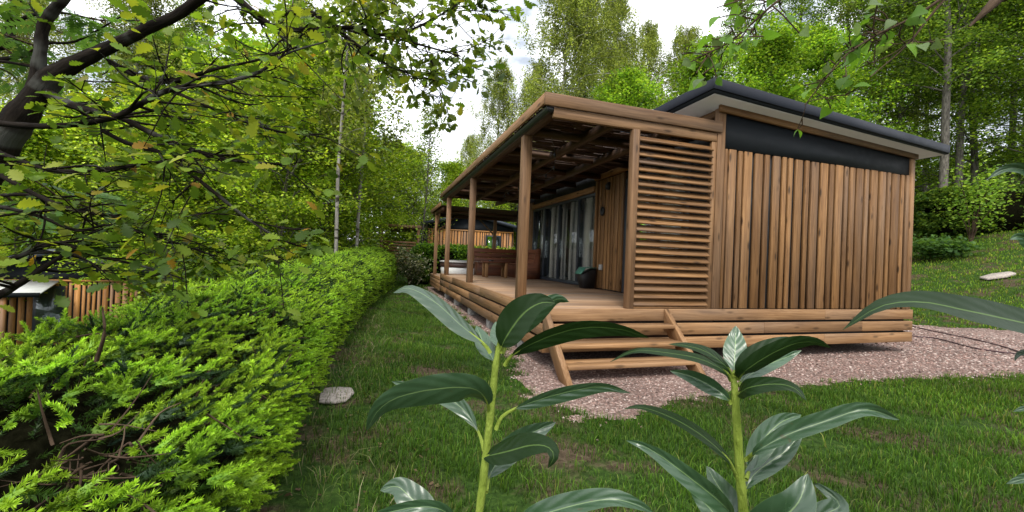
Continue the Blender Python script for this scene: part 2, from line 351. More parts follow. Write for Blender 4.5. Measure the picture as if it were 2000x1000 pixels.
# ------------------------------------------------------------------ ground
rg = np.random.default_rng(1)
GP = np.array([(1.56, 16), (1.56, 9.8), (1.58, 4.8), (1.42, 4.15), (1.34, 3.3), (1.5, 2.8), (2.02, 2.86), (2.77, 3.14), (3.75, 3.2), (5.24, 3.24), (7.66, 3.05), (10, 2.85), (13.0, 2.6), (13.4, 4.4), (12.3, 6.6), (10.4, 8.4), (9.4, 10), (9.2, 16)])
def inpoly(x, y, P=GP):
    r = np.zeros(np.shape(x), bool); n = len(P)
    for i in range(n):
        x1, y1 = P[i]; x2, y2 = P[i - 1]
        c = ((y1 > y) != (y2 > y)) & (x < (x2 - x1) * (y - y1) / (y2 - y1 + 1e-12) + x1); r ^= c
    return r
def gravel(x, y, k=.09):
    return inpoly(x + k * vnoise(x * 5, y * 5, 3), y + k * vnoise(x * 4.3, y * 5.1, 7))
def grid(xs, ys, dz=0, keep=None):
    X, Y = np.meshgrid(xs, ys); Z = terrain(X, Y) + dz; nx = len(xs)
    i = np.arange(len(ys) - 1)[:, None] * nx + np.arange(nx - 1)[None]
    Fq = np.stack([i, i + 1, i + nx + 1, i + nx], -1).reshape(-1, 4); V = np.stack([X, Y, Z], -1).reshape(-1, 3)
    if keep is not None:
        c = V[Fq].mean(1); Fq = Fq[keep(c[:, 0], c[:, 1])]; u, inv = np.unique(Fq, return_inverse=True); V = V[u]; Fq = inv.reshape(-1, 4)
    return V, Fq
xs = np.concatenate([np.linspace(-160, -20, 20)[:-1], np.linspace(-20, 32, 131)[:-1], np.linspace(32, 160, 20)])
ys = np.concatenate([np.linspace(-60, -4, 10)[:-1], np.linspace(-4, 40, 89)[:-1], np.linspace(40, 160, 20)])
mb = MB(); mb.add(*grid(xs, ys)); mb.build('lawn', GROUND, smooth=True)['kind'] = 'structure'
mb = MB(); V, Fq = grid(np.arange(1.0, 18.2, .05), np.arange(2.4, 16.1, .05), 0, lambda x, y: gravel(x, y))
V[:, 2] += .006 + .02 * np.clip((V[:, 0] - 12), 0, 1); mb.add(V, Fq); mb.build('gravel_path', GRAVEL)['kind'] = 'structure'

# loose stone chips on the gravel
n = 60000
x = rg.uniform(1.2, 14, n * 2); y = rg.uniform(2.5, 13, n * 2); d = np.hypot(x, y)
k = (gravel(x, y, .16) | (gravel(x + rg.normal(0, .16, n * 2), y + rg.normal(0, .16, n * 2)) & (rg.uniform(0, 1, n * 2) < .45))) & ~((x > 1.8) & (y > 4.5) & (x < 7.7)) & (rg.uniform(0, 1, n * 2) < np.clip(4.5 / d, .12, 1)); x, y = x[k], y[k]
# a thin spill of chips onto the grass
sz = rg.uniform(.003, .0105, len(x)) * np.clip(np.hypot(x, y) / 5, .9, 2.0)
tV = np.array([(-1, -.8, -.3), (1, -.6, -.3), (.8, .9, -.3), (-.7, 1, -.3), (-.6, -.5, .6), (.5, -.4, .75), (.4, .5, .5), (-.4, .6, .65)])
tF = [np.array([(4, 5, 6, 7), (0, 1, 5, 4), (1, 2, 6, 5), (2, 3, 7, 6), (3, 0, 4, 7)])]
a = rg.uniform(0, 6.28, len(x)); tl = rg.normal(0, .35, (len(x), 2))
X, Yv, Z = frames(np.stack([np.cos(a), np.sin(a), tl[:, 0]], -1), np.stack([tl[:, 1], tl[:, 0], np.ones(len(x))], -1))
asp = rg.uniform(.6, 1.5, len(x))
pal = np.array([(.25, .155, .128), (.18, .11, .09), (.32, .22, .19), (.46, .37, .325), (.12, .078, .064), (.28, .175, .14)])
c = pal[rg.integers(0, 6, len(x))] * rg.uniform(.75, 1.2, (len(x), 1))
mb = MB(); mb.scatter(tV, tF, np.stack([x, y, terrain(x, y) + .008], -1), X * (sz * asp)[:, None], Yv * sz[:, None], Z * sz[:, None] * .8, c)
tag(mb.build('gravel_chips', CHIP), 'loose reddish crushed stone chips covering the gravel yard', 'gravel', kind='stuff')

# grass blades
def blades(mb, x, y, h, wd, col, lean=.45):
    n = len(x); a = rg.uniform(0, 6.283, n); b = rg.uniform(0, 6.283, n); l = np.abs(rg.normal(0, lean, n)) * h
    P = np.stack([x, y, terrain(x, y)], -1); S = np.stack([np.cos(a), np.sin(a), 0 * a], -1) * wd[:, None] / 2
    Ld = np.stack([np.cos(b), np.sin(b), 0 * b], -1) * l[:, None]; U = np.array([0, 0, 1.])
    m1 = P + U * (h * .6)[:, None] + Ld * .35; tp = P + U * (h * (1 - .25 * np.clip(l / h, 0, 1)))[:, None] + Ld
    V = np.stack([P - S, P + S, m1 + S * .8, m1 - S * .8, tp], 1).reshape(-1, 3); o = (np.arange(n) * 5)[:, None]
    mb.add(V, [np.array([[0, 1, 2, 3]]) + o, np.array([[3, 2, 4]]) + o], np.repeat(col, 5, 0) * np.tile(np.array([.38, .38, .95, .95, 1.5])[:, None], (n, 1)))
def lawncol(x, y, n):
    base = np.array([(.036, .098, .010), (.055, .135, .014), (.085, .165, .022), (.13, .17, .045)])
    k = rg.choice(4, n, p=[.4, .36, .18, .06]); v = 1 + .3 * vnoise(x * 1.1, y * 1.3, 5)
    return base[k] * rg.uniform(.75, 1.25, (n, 1)) * v[:, None] * np.array([1.35, 1.2, 1.1])
mb = MB()
def region(x0, x1, y0, y1, dens, h, wd, keep=None, lean=.45, tone=(1, 1, 1)):
    n = int((x1 - x0) * (y1 - y0) * dens); x = rg.uniform(x0, x1, n); y = rg.uniform(y0, y1, n)
    bare = vnoise(x * 2.1, y * 2.3, 11) + .6 * vnoise(x * 6, y * 5, 2) + .35 * rg.normal(0, 1, n)
    k = ~gravel(x, y, .2) & (bare < .5)
    if keep is not None: k &= keep(x, y)
    x, y = x[k], y[k]; n = len(x); hh = h * rg.uniform(.5, 1.25, n) * (1 + .3 * vnoise(x * 1.6, y * 1.8, 8))
    blades(mb, x, y, hh, wd * rg.uniform(.7, 1.3, n), lawncol(x, y, n) * np.array(tone), lean)
nearh = lambda x, y: rg.uniform(0, 1, len(x)) < sstep(-.55, .15, x + .08 * vnoise(x, y * 4, 1)) * .95 + .08
region(-.6, 4.5, .5, 3.6, 4200, .058, .0042, nearh)
region(4.5, 9.5, .3, 3.5, 2600, .06, .006, tone=(1.3, 1.22, 1.05))
region(-.6, 1.7, 3.6, 9, 2600, .055, .006, nearh)
region(-.6, 2.2, 9, 18, 800, .06, .011, nearh)
region(9, 20, -1, 3.2, 650, .07, .011, tone=(1.5, 1.3, 1.1))
region(9, 24, 3.2, 17, 330, .08, .018, tone=(2.3, 1.85, 1.4))
region(-6, 9, 15, 24, 60, .12, .03)
n = 2600; x = rg.uniform(-.75, 8, n); y = np.where(rg.uniform(0, 1, n) < .5, rg.uniform(.6, 3.6, n), rg.uniform(3.6, 10, n)); x = np.where(y > 3.6, rg.uniform(-.6, 1.7, n), x)
k = ~gravel(x, y, .1) & (vnoise(x * 3.1, y * 2.7, 17) > .1); x, y = x[k], y[k]; x = np.repeat(x, 7) + rg.normal(0, .02, len(x) * 7); y = np.repeat(y, 7) + rg.normal(0, .02, len(y) * 7); n = len(x)
blades(mb, x, y, rg.uniform(.06, .125, n), rg.uniform(.003, .006, n), lawncol(x, y, n) * np.array([1.25, 1.15, 1.1]), .6)
n = 900; x = rg.uniform(-.62, .1, n); y = rg.uniform(1.2, 9, n); blades(mb, x, y, rg.uniform(.05, .16, n), rg.uniform(.003, .005, n), np.array([(.22, .22, .10), (.12, .17, .04), (.30, .27, .15)])[rg.integers(0, 3, n)], 1.1)
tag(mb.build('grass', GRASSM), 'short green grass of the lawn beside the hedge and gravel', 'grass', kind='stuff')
# leaf litter and twigs under the hedge
n = 900; x = rg.uniform(-.6, .35, n); y = rg.uniform(1.2, 9, n)
a = rg.uniform(0, 6.28, n); X, Yv, Z = frames(np.stack([np.cos(a), np.sin(a), rg.normal(0, .3, n)], -1), np.stack([rg.normal(0, .4, n), rg.normal(0, .4, n), np.ones(n)], -1))
sz = rg.uniform(.012, .034, n)[:, None]
mb = MB(); mb.scatter([(-.3, 0, 0), (.3, 0, .06), (.34, .7, 0), (0, 1, .1), (-.34, .6, .05)], [np.array([(0, 1, 2, 3, 4)])], np.stack([x, y, terrain(x, y) + .012], -1), X * sz, Yv * sz, Z * sz,
    np.array([(.16, .10, .06), (.10, .06, .035), (.22, .15, .09)])[rg.integers(0, 3, n)])
tag(mb.build('leaf_litter', LEAF), 'dry brown leaf litter scattered along the foot of the hedge', 'leaf litter', kind='stuff')

# ------------------------------------------------------------------ the cabin
X0, Y0, ZD = 1.74, 4.33, .66                # deck corner and height
XW, XR, YB = 4.17, 7.80, 12.8               # long wall, right wall, far wall
def ztop(x): return 3.262 - .052 * (x - 4.03)      # soffit height
rw = np.random.default_rng(7)
cab = thing('wooden_cabin', 'large brown timber cabin with black flat roof edge behind the terrace', 'cabin', (6, 8.5, 0))
cab['label'] = 'large timber-clad cabin with dark overhanging roof, vertical boards and sliding doors'
mb = MB()
def wallprism(x0, x1, ya, yb, z0):
    mb.prism([(x0, ya, z0), (x1, ya, z0), (x1, ya, ztop(x1) - .01), (x0, ya, ztop(x0) - .01)], (0, yb - ya, 0))
wallprism(4.14, XR - .03, Y0 + .046, Y0 + .15, .2)
wallprism(4.14, XR - .03, YB - .1, YB, .2)
for a, b, z0, z1 in ((Y0 + .151, 6, .2, 3.05), (11.4, YB - .101, .2, 3.05), (6.001, 11.399, .2, 1.1), (6.001, 11.399, 2.6, 3.05)): mb.box((XR - .13, a, z0), (XR - .03, b, z1), rw)  # unseen window opening, added so daylight reaches the curtains
for a, b, z0, z1 in ((Y0 + .151, 4.95, .2, 3.2), (6.62, 7.68, .2, 3.2), (11.36, YB - .101, .2, 3.2), (4.951, 6.619, 2.72, 3.2), (7.681, 11.359, 2.62, 3.2)):
    mb.box((XW + .035, a, z0), (XW + .13, b, z1), rw)
mb.build('wall', BLACK, cab)
mb = MB(); mb.box((XW + .14, Y0 + .16, .60), (XR - .14, YB - .11, .655), rw, 0); mb.build('floor', W_DECK, cab)
mb = MB()
px = [(205, 228), (230, 280), (288, 318), (322, 375), (388, 440), (447, 482), (497, 545), (553, 583), (590, 620), (632, 680), (690, 718), (728, 775), (785, 833), (838, 868), (875, 922), (930, 955), (962, 995), (1000, 1045), (1052, 1078), (1085, 1130), (1138, 1178), (1185, 1208), (1213, 1260), (1265, 1288), (1296, 1330)]
for a, b in px:
    xa, xb = (onp(1350 + .325 * v, 290 + (1350 + .325 * v - 1420) * .145, 1, Y0)[0] for v in (a, b))
    mb.box((max(xa + .010, 4.165), Y0 + rw.uniform(0, .006), .668), (xb - .011, Y0 + .04, 2.722 + rw.uniform(-.004, .003)), rw)
mb.build('cladding', W_CLAD, cab, bevel=.004)
# side cladding between the two doors
mb = MB()
for a, b in ((6.70, 6.80), (6.83, 6.96), (6.99, 7.06), (7.09, 7.17), (7.20, 7.30), (7.33, 7.46), (7.49, 7.56)):
    mb.box((XW, a, .68), (XW + .034, b, 2.84), rw)
mb.build('cladding', W_CLAD, cab, bevel=.004); mb = MB()
for k in range(14):
    mb.box((XW, 11.42 + k * .1, .68), (XW + .034, 11.42 + k * .1 + rw.choice([.06, .085]), 2.84), rw)
mb.build('cladding', W_CLAD, cab, bevel=.004)
for x0, x1, y0, y1 in ((4.04, 4.16, Y0 - .012, Y0 + .06), (7.725, 7.815, Y0 - .012, Y0 + .08)):
    mb = MB(); mb.box((x0, y0, .668), (x1, y1, ztop(x1) - .035), rw); mb.build('corner_post', W_PERG, cab, bevel=.004)
for y0, y1 in ((7.60, 7.67), (6.625, 6.69)):
    mb = MB(); mb.box((XW - .03, y0, .68), (XW + .05, y1, 2.84), rw); mb.build('door_post', W_CLAD, cab, bevel=.004)
mb = MB(); mb.prism([(4.165, Y0 + .012, 2.728), (7.72, Y0 + .012, 2.728), (7.72, Y0 + .012, ztop(7.72) - .08), (4.165, Y0 + .012, ztop(4.165) - .09)], (0, .03, 0)); mb.build('gable_panel', ANTH, cab)
mb = MB(); mb.board((4.03, Y0 - .03, ztop(4.03) - .05), (7.82, Y0 - .03, ztop(7.82) - .045), (0, 0, .042), (0, .017, 0), rw, .25); mb.build('eave_board', W_CLAD, cab)
mb = MB(); mb.box((XW - .05, Y0 + .1, ztop(4.1) - .1), (XW + .02, YB, ztop(4.1) - .01), rw, rnd=.3); mb.build('eave_board', W_CLAD, cab)
mb = MB(); mb.box((XW - .04, 6.2, 2.86), (XW + .03, 7.72, 2.97), rw); mb.build('lintel', W_CLAD, cab, bevel=.004)
mb = MB(); mb.box((XW - .04, 7.73, 2.63), (XW + .034, 11.4, 2.75), rw); mb.build('lintel', W_CLAD, cab, bevel=.004)
# roof
RX0, RX1, RY0, RY1 = 3.72, 8.12, 4.06, 13.1
def zr(x): return 3.46 - .0665 * (x - RX0)
rf = MB(); rf.prism([(RX0 + .02, RY0 + .02, zr(RX0) - .02), (RX1 - .02, RY0 + .02, zr(RX1) - .02), (RX1 - .02, RY0 + .02, zr(RX1) - .13), (RX0 + .02, RY0 + .02, zr(RX0) - .17)], (0, RY1 - RY0 - .04, 0))
rf = rf.build('roof', ANTH, cab)
mb = MB()
for ya, yb in ((RY0, RY0 + .018), (RY1 - .018, RY1)):
    mb.prism([(RX0, ya, zr(RX0) - .135), (RX1, ya, zr(RX1) - .12), (RX1, ya, zr(RX1)), (RX0, ya, zr(RX0))], (0, yb - ya, 0))
for xa, xb in ((RX0, RX0 + .018), (RX1 - .018, RX1)):
    mb.box((xa, RY0 + .0185, zr(xa) - .13), (xb, RY1 - .0185, zr(xa) - .001), rw)
mb.build('fascia', METAL, rf, bevel=.003)
mb = MB(); mb.prism([(RX0 + .05, RY0 + .05, ztop(RX0) + .015), (RX1 - .04, RY0 + .05, ztop(RX1) - .005), (RX1 - .04, RY0 + .05, ztop(RX1) - .018), (RX0 + .05, RY0 + .05, ztop(RX0) - .003)], (0, RY1 - RY0 - .1, 0)); mb.build('soffit', SOFF, rf)
# sliding glass door
YS = [7.68, 8.47, 9.55, 10.5, 11.36]
dr = MB(); zb, zt = .672, 2.625
dr.box((XW - .005, YS[0], zb), (XW + .07, YS[-1], zb + .07), rw); dr.box((XW - .005, YS[0], zt - .06), (XW + .07, YS[-1], zt), rw)
for i, y in enumerate(YS): dr.box((XW, y - (.04 if i else 0), zb + .071), (XW + .06, y + (.04 if i < 4 else 0), zt - .061), rw)
dr = dr.build('sliding_door', FRAME, cab, bevel=.003)
for i in range(4):
    mb = MB(); mb.box((XW + .025, YS[i] + .04, zb + .07), (XW + .032, YS[i + 1] - .04, zt - .06), rw); mb.build('glass_pane', GLASS, dr)
mb = MB(); mb.tube([(XW - .01, 9.52, 1.62), (XW - .06, 9.52, 1.62)], .009, 8); mb.tube([(XW - .06, 9.52, 1.63), (XW - .06, 9.52, 1.5)], .011, 8); mb.build('handle', BINB, dr)
def curtain(y0, y1, z0, z1, x, amp=.03, per=.11):
    n = int((y1 - y0) / .012); yy = np.linspace(y0, y1, n); xx = x + amp * np.sin(yy * 6.283 / per + np.sin(yy * 5)) + .012 * np.sin(yy * 31)
    zz = np.linspace(z0, z1, 3); V = np.stack([np.tile(xx, 3), np.tile(yy, 3), np.repeat(zz, n)], -1)
    i = np.arange(2)[:, None] * n + np.arange(n - 1)[None]
    mb = MB(); mb.add(V, np.stack([i, i + 1, i + n + 1, i + n], -1).reshape(-1, 4), (.82, .70, .67)); return mb
for a, b in ((7.74, 8.35), (8.62, 9.05), (9.25, 9.5), (9.75, 10.2), (10.6, 10.9)):
    curtain(a, b, .70, 2.6, XW + .085, .022).build('curtain', CURT, cab, smooth=True)
# entry door seen through the louvres
dr = MB()
for lo, hi in (((XW, 4.951, .672), (XW + .06, 5.05, 2.715)), ((XW, 6.52, .672), (XW + .06, 6.618, 2.715)), ((XW, 5.74, .672), (XW + .06, 5.84, 2.715))): dr.box(lo, hi, rw)
for a, b in ((5.051, 5.739), (5.841, 6.519)):
    dr.box((XW + .002, a, .672), (XW + .06, b, .80), rw); dr.box((XW + .002, a, 2.62), (XW + .06, b, 2.715), rw)
dr = dr.build('entry_door', FRAME, cab, bevel=.003)
for a, b in ((5.05, 5.74), (5.84, 6.52)):
    mb = MB(); mb.box((XW + .025, a, .80), (XW + .032, b, 2.62), rw); mb.build('glass_pane', GLASS, dr)
curtain(5.06, 6.1, .74, 2.65, XW + .12).build('curtain', CURT, cab, smooth=True)
mb = MB(); mb.box((XW - .045, 7.13, 2.60), (XW - .001, 7.22, 2.74), rw); mb.tube([(XW - .05, 7.175, 2.69), (XW - .05, 7.175, 2.60)], .035, 10); mb.build('wall_lamp', BINB, cab, bevel=.004)
mb = MB(); mb.box((XW - .045, 7.30, 1.04), (XW - .001, 7.40, 1.15), rw); mb.build('power_socket', CONC, cab, bevel=.006)
# pale ceiling panel over the unseen room
mb = MB(); mb.box((4.5, Y0 + .2, 2.9), (XR - .2, 12.6, 2.95), rw); mb.build('room_ceiling', SOFF, cab)

orn = thing('wall_ornament', 'dark round ornament hanging on the boards beside the sliding glass door', 'ornament', (XW - .03, 7.36, 2.2))
th = np.linspace(0, 2 * math.pi, 19)
mb = MB(); mb.tube(np.stack([0 * th + XW - .03, 7.36 + .05 * np.cos(th), 2.2 + .075 * np.sin(th)], -1), .022, 7, cap=False)
mb.lathe([(.01, .05), (.03, .0), (.035, -.04), (.0, -.05)], (XW - .03, 7.36, 2.17), 10); mb.build('wreath', BINB, orn, smooth=True)
mb = MB(); mb.tube([(XW - .03, 7.36, 2.3), (XW - .02, 7.36, 2.40)], .004, 5); mb.build('cord', BINB, orn)

# ------------------------------------------------------------------ terrace
ter = thing('wooden_terrace', 'raised timber terrace with plank skirting in front of the large cabin', 'terrace', (2.9, 8, 0))
mb = MB(); y = Y0 + .002
while y < 12.62:
    mb.box((X0 + .035, y, ZD - .028), (XW - .002, y + .136, ZD + rw.uniform(0, .002)), rw); y += .141
mb.build('deck_floor', W_DECK, ter, bevel=.003)
mb = MB(); y = 12.66
while y < 15.1:
    mb.box((X0 + .035, y, ZD - .14), (5.4, y + .136, ZD - .11), rw); y += .141
mb.build('lower_deck_floor', W_DECK, ter, bevel=.003)
mb = MB()
for k, (zt, zb) in enumerate(((.662, .518), (.488, .346), (.316, .172))):
    xs_ = [X0, 6.0, XR + .05] if k != 1 else [X0, 4.9, 6.75, XR + .05]
    for a, b in zip(xs_[:-1], xs_[1:]): mb.box((a + .0015, Y0 - .03, zb), (b - .0015, Y0 - .002, zt), rw)
mb.build('front_skirting', W_STEP, ter, bevel=.004)
mb = MB()
for k, (zt, zb) in enumerate(((.664, .518), (.488, .346), (.316, .172))):
    ys_ = [Y0 - .001, 7.4 + k * .9, 10.4 + k * .5, 12.62]
    for a, b in zip(ys_[:-1], ys_[1:]): mb.box((X0, a + .0015, zb), (X0 + .03, b - .0015, zt), rw)
for zt, zb in ((.55, .45), (.445, .345), (.34, .24), (.235, .135)):
    mb.box((X0 - .01, 12.64, zb), (X0 + .025, 15.1, zt), rw)
mb.build('side_skirting', W_STEP, ter, bevel=.004)
mb = MB()
for zt, zb in ((.664, .518), (.488, .346), (.316, .172)): mb.box((XR + .02, Y0, zb), (XR + .05, YB, zt), rw)
mb.build('side_skirting', W_STEP, ter, bevel=.004)
mb = MB()
for y in np.arange(Y0 + .1, 12.6, .6): mb.box((X0 + .05, y, .5), (XW, y + .06, .628), rw)
mb.box((X0 + .08, Y0 + .02, .3), (X0 + .13, 12.5, .499), rw); mb.box((X0 + .2, Y0 + .06, .2), (XR - .05, Y0 + .10, .6), rw)
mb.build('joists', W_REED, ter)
for k, y in enumerate((5.2, 6.9, 8.5, 10.2, 11.8)):
    mb = MB(); c = (X0 + .14, y, 0); mb.box((X0 + .045, y - .1, -.02), (X0 + .24, y + .1, .17 + .004 * k), rw)
    o = mb.build('concrete_block', CONC, bevel=.006)
    tag(o, ['grey concrete block under the terrace edge, nearest the steps', 'second grey concrete block from the steps under the terrace edge', 'grey concrete block under the terrace edge, in the middle of its row', 'fourth grey concrete block from the steps under the terrace edge', 'grey concrete block under the far end of the terrace edge'][k], 'block', 'concrete blocks carrying the terrace')

# steps
stp = thing('wooden_steps', 'open timber steps with three treads leading up to the terrace', 'steps', (2.5, 4, 0))
for x0, x1 in ((1.735, 1.80), (3.31, 3.375)):
    mb = MB(); mb.prism([(x0, Y0 - .034, .665), (x0, Y0 - .034, .43), (x0, 3.79, -.01), (x0, 3.585, -.01)][::1], (x1 - x0, 0, 0))
    P = mb.ch[0][0]; mb.ch[0] = (P, mb.ch[0][1], np.full((8, 3), rw.uniform(.4, .9)), np.stack([P[:, 2] * 1.2 + 9, P[:, 1] - P[:, 2] * .7, P[:, 0]], -1))
    mb.build('stringer', W_STEP, stp, bevel=.004)
for z in (.498, .332, .166):
    yf = Y0 - .036 - (.66 - z) * 1.07; mb = MB()
    mb.box((1.801, yf - .035, z - .04), (3.309, yf + .10, z), rw); mb.box((1.801, yf + .105, z - .04), (3.309, yf + .24, z), rw) if z < .4 else None
    mb.build('tread', W_STEP, stp, bevel=.005)

# ------------------------------------------------------------------ pergola
per = thing('pergola', 'timber pergola with reed ceiling and square posts over the terrace', 'pergola', (2.9, 8, ZD))
for y in (5.22, 8.55, 11.75):
    mb = MB(); mb.box((X0 + .002, y, ZD + .003), (X0 + .122, y + .12, 2.83), rw); mb.build('post', W_PERG, per, bevel=.005)
mb = MB(); mb.box((X0 + .0, 14.3, .555), (X0 + .11, 14.41, 2.66), rw); mb.build('post', W_PERG, per, bevel=.005)
mb = MB(); mb.box((3.95, 14.9, .555), (4.06, 15.01, 2.62), rw); mb.build('post', W_PERG, per, bevel=.005)
PX = 1.66
mb = MB(); mb.box((PX, Y0 - .035, 2.905), (4.09, Y0 - .005, 3.045), rw); mb.build('fascia_board', W_PERG, per, bevel=.004)
mb = MB(); mb.box((PX + .12, Y0 - .004, 2.79), (4.035, Y0 + .045, 2.903), rw); mb.build('front_beam', W_PERG, per, bevel=.004)
mb = MB(); mb.box((PX, Y0 - .004, 2.925), (PX + .03, 8.6, 3.045), rw); mb.box((PX, 8.603, 2.925), (PX + .03, 12.7, 3.045), rw); mb.build('fascia_board', W_PERG, per, bevel=.004)
mb = MB(); mb.box((PX + .005, 12.702, 2.68), (PX + .035, 15.2, 2.80), rw); mb.box((PX + .036, 15.17, 2.68), (5, 15.2, 2.8), rw); mb.build('fascia_board', W_PERG, per, bevel=.004)
mb = MB(); th = np.linspace(math.pi, 2 * math.pi, 9); pr = [(PX + .085 + .05 * math.cos(a), 0, 2.90 + .065 * math.sin(a)) for a in th]
for i in range(8): mb.add([(pr[i][0], Y0 + .0, pr[i][2]), (pr[i + 1][0], Y0 + .0, pr[i + 1][2]), (pr[i + 1][0], 12.65, pr[i + 1][2]), (pr[i][0], 12.65, pr[i][2])], [(0, 1, 2, 3)])
mb.prism([(p[0], Y0 - .003, p[2]) for p in pr], (0, .004, 0)); mb.build('gutter', BINB, per)
mb = MB(); mb.box((X0 + .002, Y0 + .05, 2.832), (X0 + .12, 12.6, 2.96), rw, rnd=.3); mb.build('side_beam', W_RAFT, per)
mb = MB()
for x in (2.55, 3.35): mb.box((x, Y0 + .046, 2.80), (x + .07, 12.6, 2.92), rw, rnd=.35)
for y in np.arange(5.22, 12.7, 1.1): mb.box((X0 + .121, y, 2.84 + .001), (XW - .06, y + .06, 2.938), rw, rnd=.3)
mb.box((X0 + .01, 12.75, 2.56), (X0 + .1, 15.1, 2.68), rw); mb.box((X0 + .11, 14.9, 2.56), (4.9, 14.98, 2.68), rw); mb.box((X0 + .11, 13.6, 2.60), (4.9, 13.67, 2.68), rw)
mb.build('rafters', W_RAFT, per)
for p, q in (((X0 + .06, 14.2, 2.05), (X0 + .06, 13.6, 2.6)), ((3.9, 14.95, 2.1), (3.35, 14.95, 2.62)), ((X0 + .15, 14.35, 2.05), (X0 + .75, 14.85, 2.6))):
    mb = MB(); mb.board(p, q, (0.02, 0.02, 0), (0, 0, .03), rw); mb.build('brace', W_PERG, per)
mb = MB(); y = Y0 + .06; open_ = []
while y < 12.6:
    xa = X0 - .02; lim = .17 if y < 5.7 else .07
    while xa < XW - .1:
        xb = min(xa + rw.uniform(.25, .8), XW - .05); g = .5 + .5 * vnoise(xa * 2.2, y * 4, 6)
        if rw.uniform() > lim * 2 * g:
            mb.board((xa, y + rw.uniform(-.003, .003), 2.955 + rw.uniform(-.008, .008)), (xb, y + rw.uniform(-.004, .004), 2.955 + rw.uniform(-.008, .008)), (0, .0112, 0), (0, 0, .005), rw)
        else:
            open_.append((y, xa, xb))
        xa = xb + rw.uniform(-.02, .01)
    y += .0205
for y in np.arange(12.7, 15.15, .022): mb.board((X0 - .02, y, 2.71), (4.9, y, 2.71), (0, .0118, 0), (0, 0, .005), rw)
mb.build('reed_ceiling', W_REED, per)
# string lights cord under the ceiling
mb = MB()
t = np.linspace(0, 1, 40); P = np.stack([2.0 + 1.6 * t + .3 * np.sin(t * 7), 4.9 + 7 * t, 2.74 - .05 * np.abs(np.sin(t * 9))], -1); mb.tube(P, .004, 5)
for k in range(3, 40, 4):
    mb.lathe([(.0, 0), (.012, -.01), (.022, -.04), (.018, -.06), (0, -.075)], P[k], 8)
o = mb.build('string_lights', BINB, smooth=True); tag(o, 'thin cord of small bulbs hung below the reed ceiling', 'string lights')

# louvred screen
scr = thing('louvre_screen', 'tall louvred timber privacy screen of horizontal slats beside the steps', 'screen', (3.4, Y0, ZD))
mb = MB(); mb.box((2.795, Y0 - .03, ZD + .004), (2.885, Y0 + .055, 2.786), rw); mb.build('post', W_PERG, scr, bevel=.004)
mb = MB(); mb.box((3.965, Y0 - .0, ZD + .004), (4.036, Y0 + .05, 2.786), rw); mb.build('post', W_PERG, scr, bevel=.004)
for k in range(23):
    z = .735 + k * .0892; mb = MB()
    mb.board((2.887, Y0 + .012, z), (3.963, Y0 + .012, z), (0, .044, .036), (0, -.006, .0075), rw); mb.build('slat', W_CLAD, scr, bevel=.002)
mb = MB(); mb.box((2.887, Y0 - .02, ZD + .004), (3.963, Y0 + .03, ZD + .03), rw); mb.build('bottom_rail', W_CLAD, scr)

# ------------------------------------------------------------------ things on the terrace
bn = thing('corner_bench', 'dark red-brown L-shaped timber bench at the far end of the terrace', 'bench', (3.5, 12, ZD))
z = ZD + .003
mb = MB(); mb.box((2.72, 11.95, z), (4.12, 12.4, z + .36), rw, 0); mb.box((3.62, 10.62, z), (4.12, 11.948, z + .36), rw, 1); mb.build('seat_box', W_DARK, bn, bevel=.004)
mb = MB(); mb.box((2.70, 11.9, z + .362), (4.12, 12.38, z + .40), rw, 0); mb.box((3.58, 10.6, z + .362), (4.12, 11.898, z + .40), rw, 1); mb.build('seat', W_DARK, bn, bevel=.004)
mb = MB()
for k in range(3): mb.board((2.70, 12.36 + .035 * k, z + .47 + k * .135), (4.13, 12.36 + .035 * k, z + .47 + k * .135), (0, .014, .062), (0, .014, -.003), rw)
mb.build('backrest', W_DARK, bn, bevel=.003)
mb = MB()
for k in range(3): mb.board((4.0 + .03 * k, 10.6, z + .47 + k * .135), (4.0 + .03 * k, 12.3, z + .47 + k * .135), (.014, 0, .062), (.014, 0, -.003), rw)
mb.build('backrest', W_DARK, bn, bevel=.003)
mb = MB(); mb.prism([(3.62, 10.57, z), (4.135, 10.57, z), (4.135, 10.57, z + .82), (4.03, 10.57, z + .82), (3.93, 10.57, z + .41), (3.62, 10.57, z + .41)], (0, .028, 0)); mb.build('side_panel', W_DARK, bn)
tb = thing('low_table', 'low brown timber table in front of the corner bench', 'table', (3.0, 11.1, ZD))
mb = MB()
for k in range(5): mb.box((2.66, 10.85 + k * .105, z + .40), (3.36, 10.95 + k * .105, z + .43), rw, 0)
mb.build('tabletop', W_DARK, tb, bevel=.003)
mb = MB(); mb.box((2.72, 10.9, z + .33), (3.3, 10.925, z + .398), rw); mb.build('apron', W_CLAD, tb); mb = MB(); mb.box((2.72, 11.3, z + .33), (3.3, 11.325, z + .398), rw); mb.build('apron', W_CLAD, tb)
for x in (2.70, 3.24):
    for y in (10.93, 11.24):
        mb = MB(); mb.box((x, y - .05, z), (x + .075, y + .025, z + .398), rw); mb.build('leg', W_CLAD, tb, bevel=.003)
o = MB(); o.lathe([(0, .0), (.07, .0), (.075, .03), (.06, .035), (0, .03)], (2.9, 11.1, z + .432), 14); tag(o.build('ashtray', BINB, smooth=True), 'small dark round ashtray on the low table', 'ashtray')
bi = thing('storage_bin', 'black plastic bin with sloping green lid beside the sliding door', 'bin', (4.1, 7.75, ZD))
x0, x1, y0, y1 = 3.86, 4.10, 7.45, 7.72
mb = MB(); zz = z
lo = [(x0 + .02, y0 + .03), (x1, y0 + .03), (x1, y1 - .03), (x0 + .02, y1 - .03)]; hi = [(x0 - .07, y0), (x1 + .01, y0), (x1 + .01, y1), (x0 - .07, y1)]
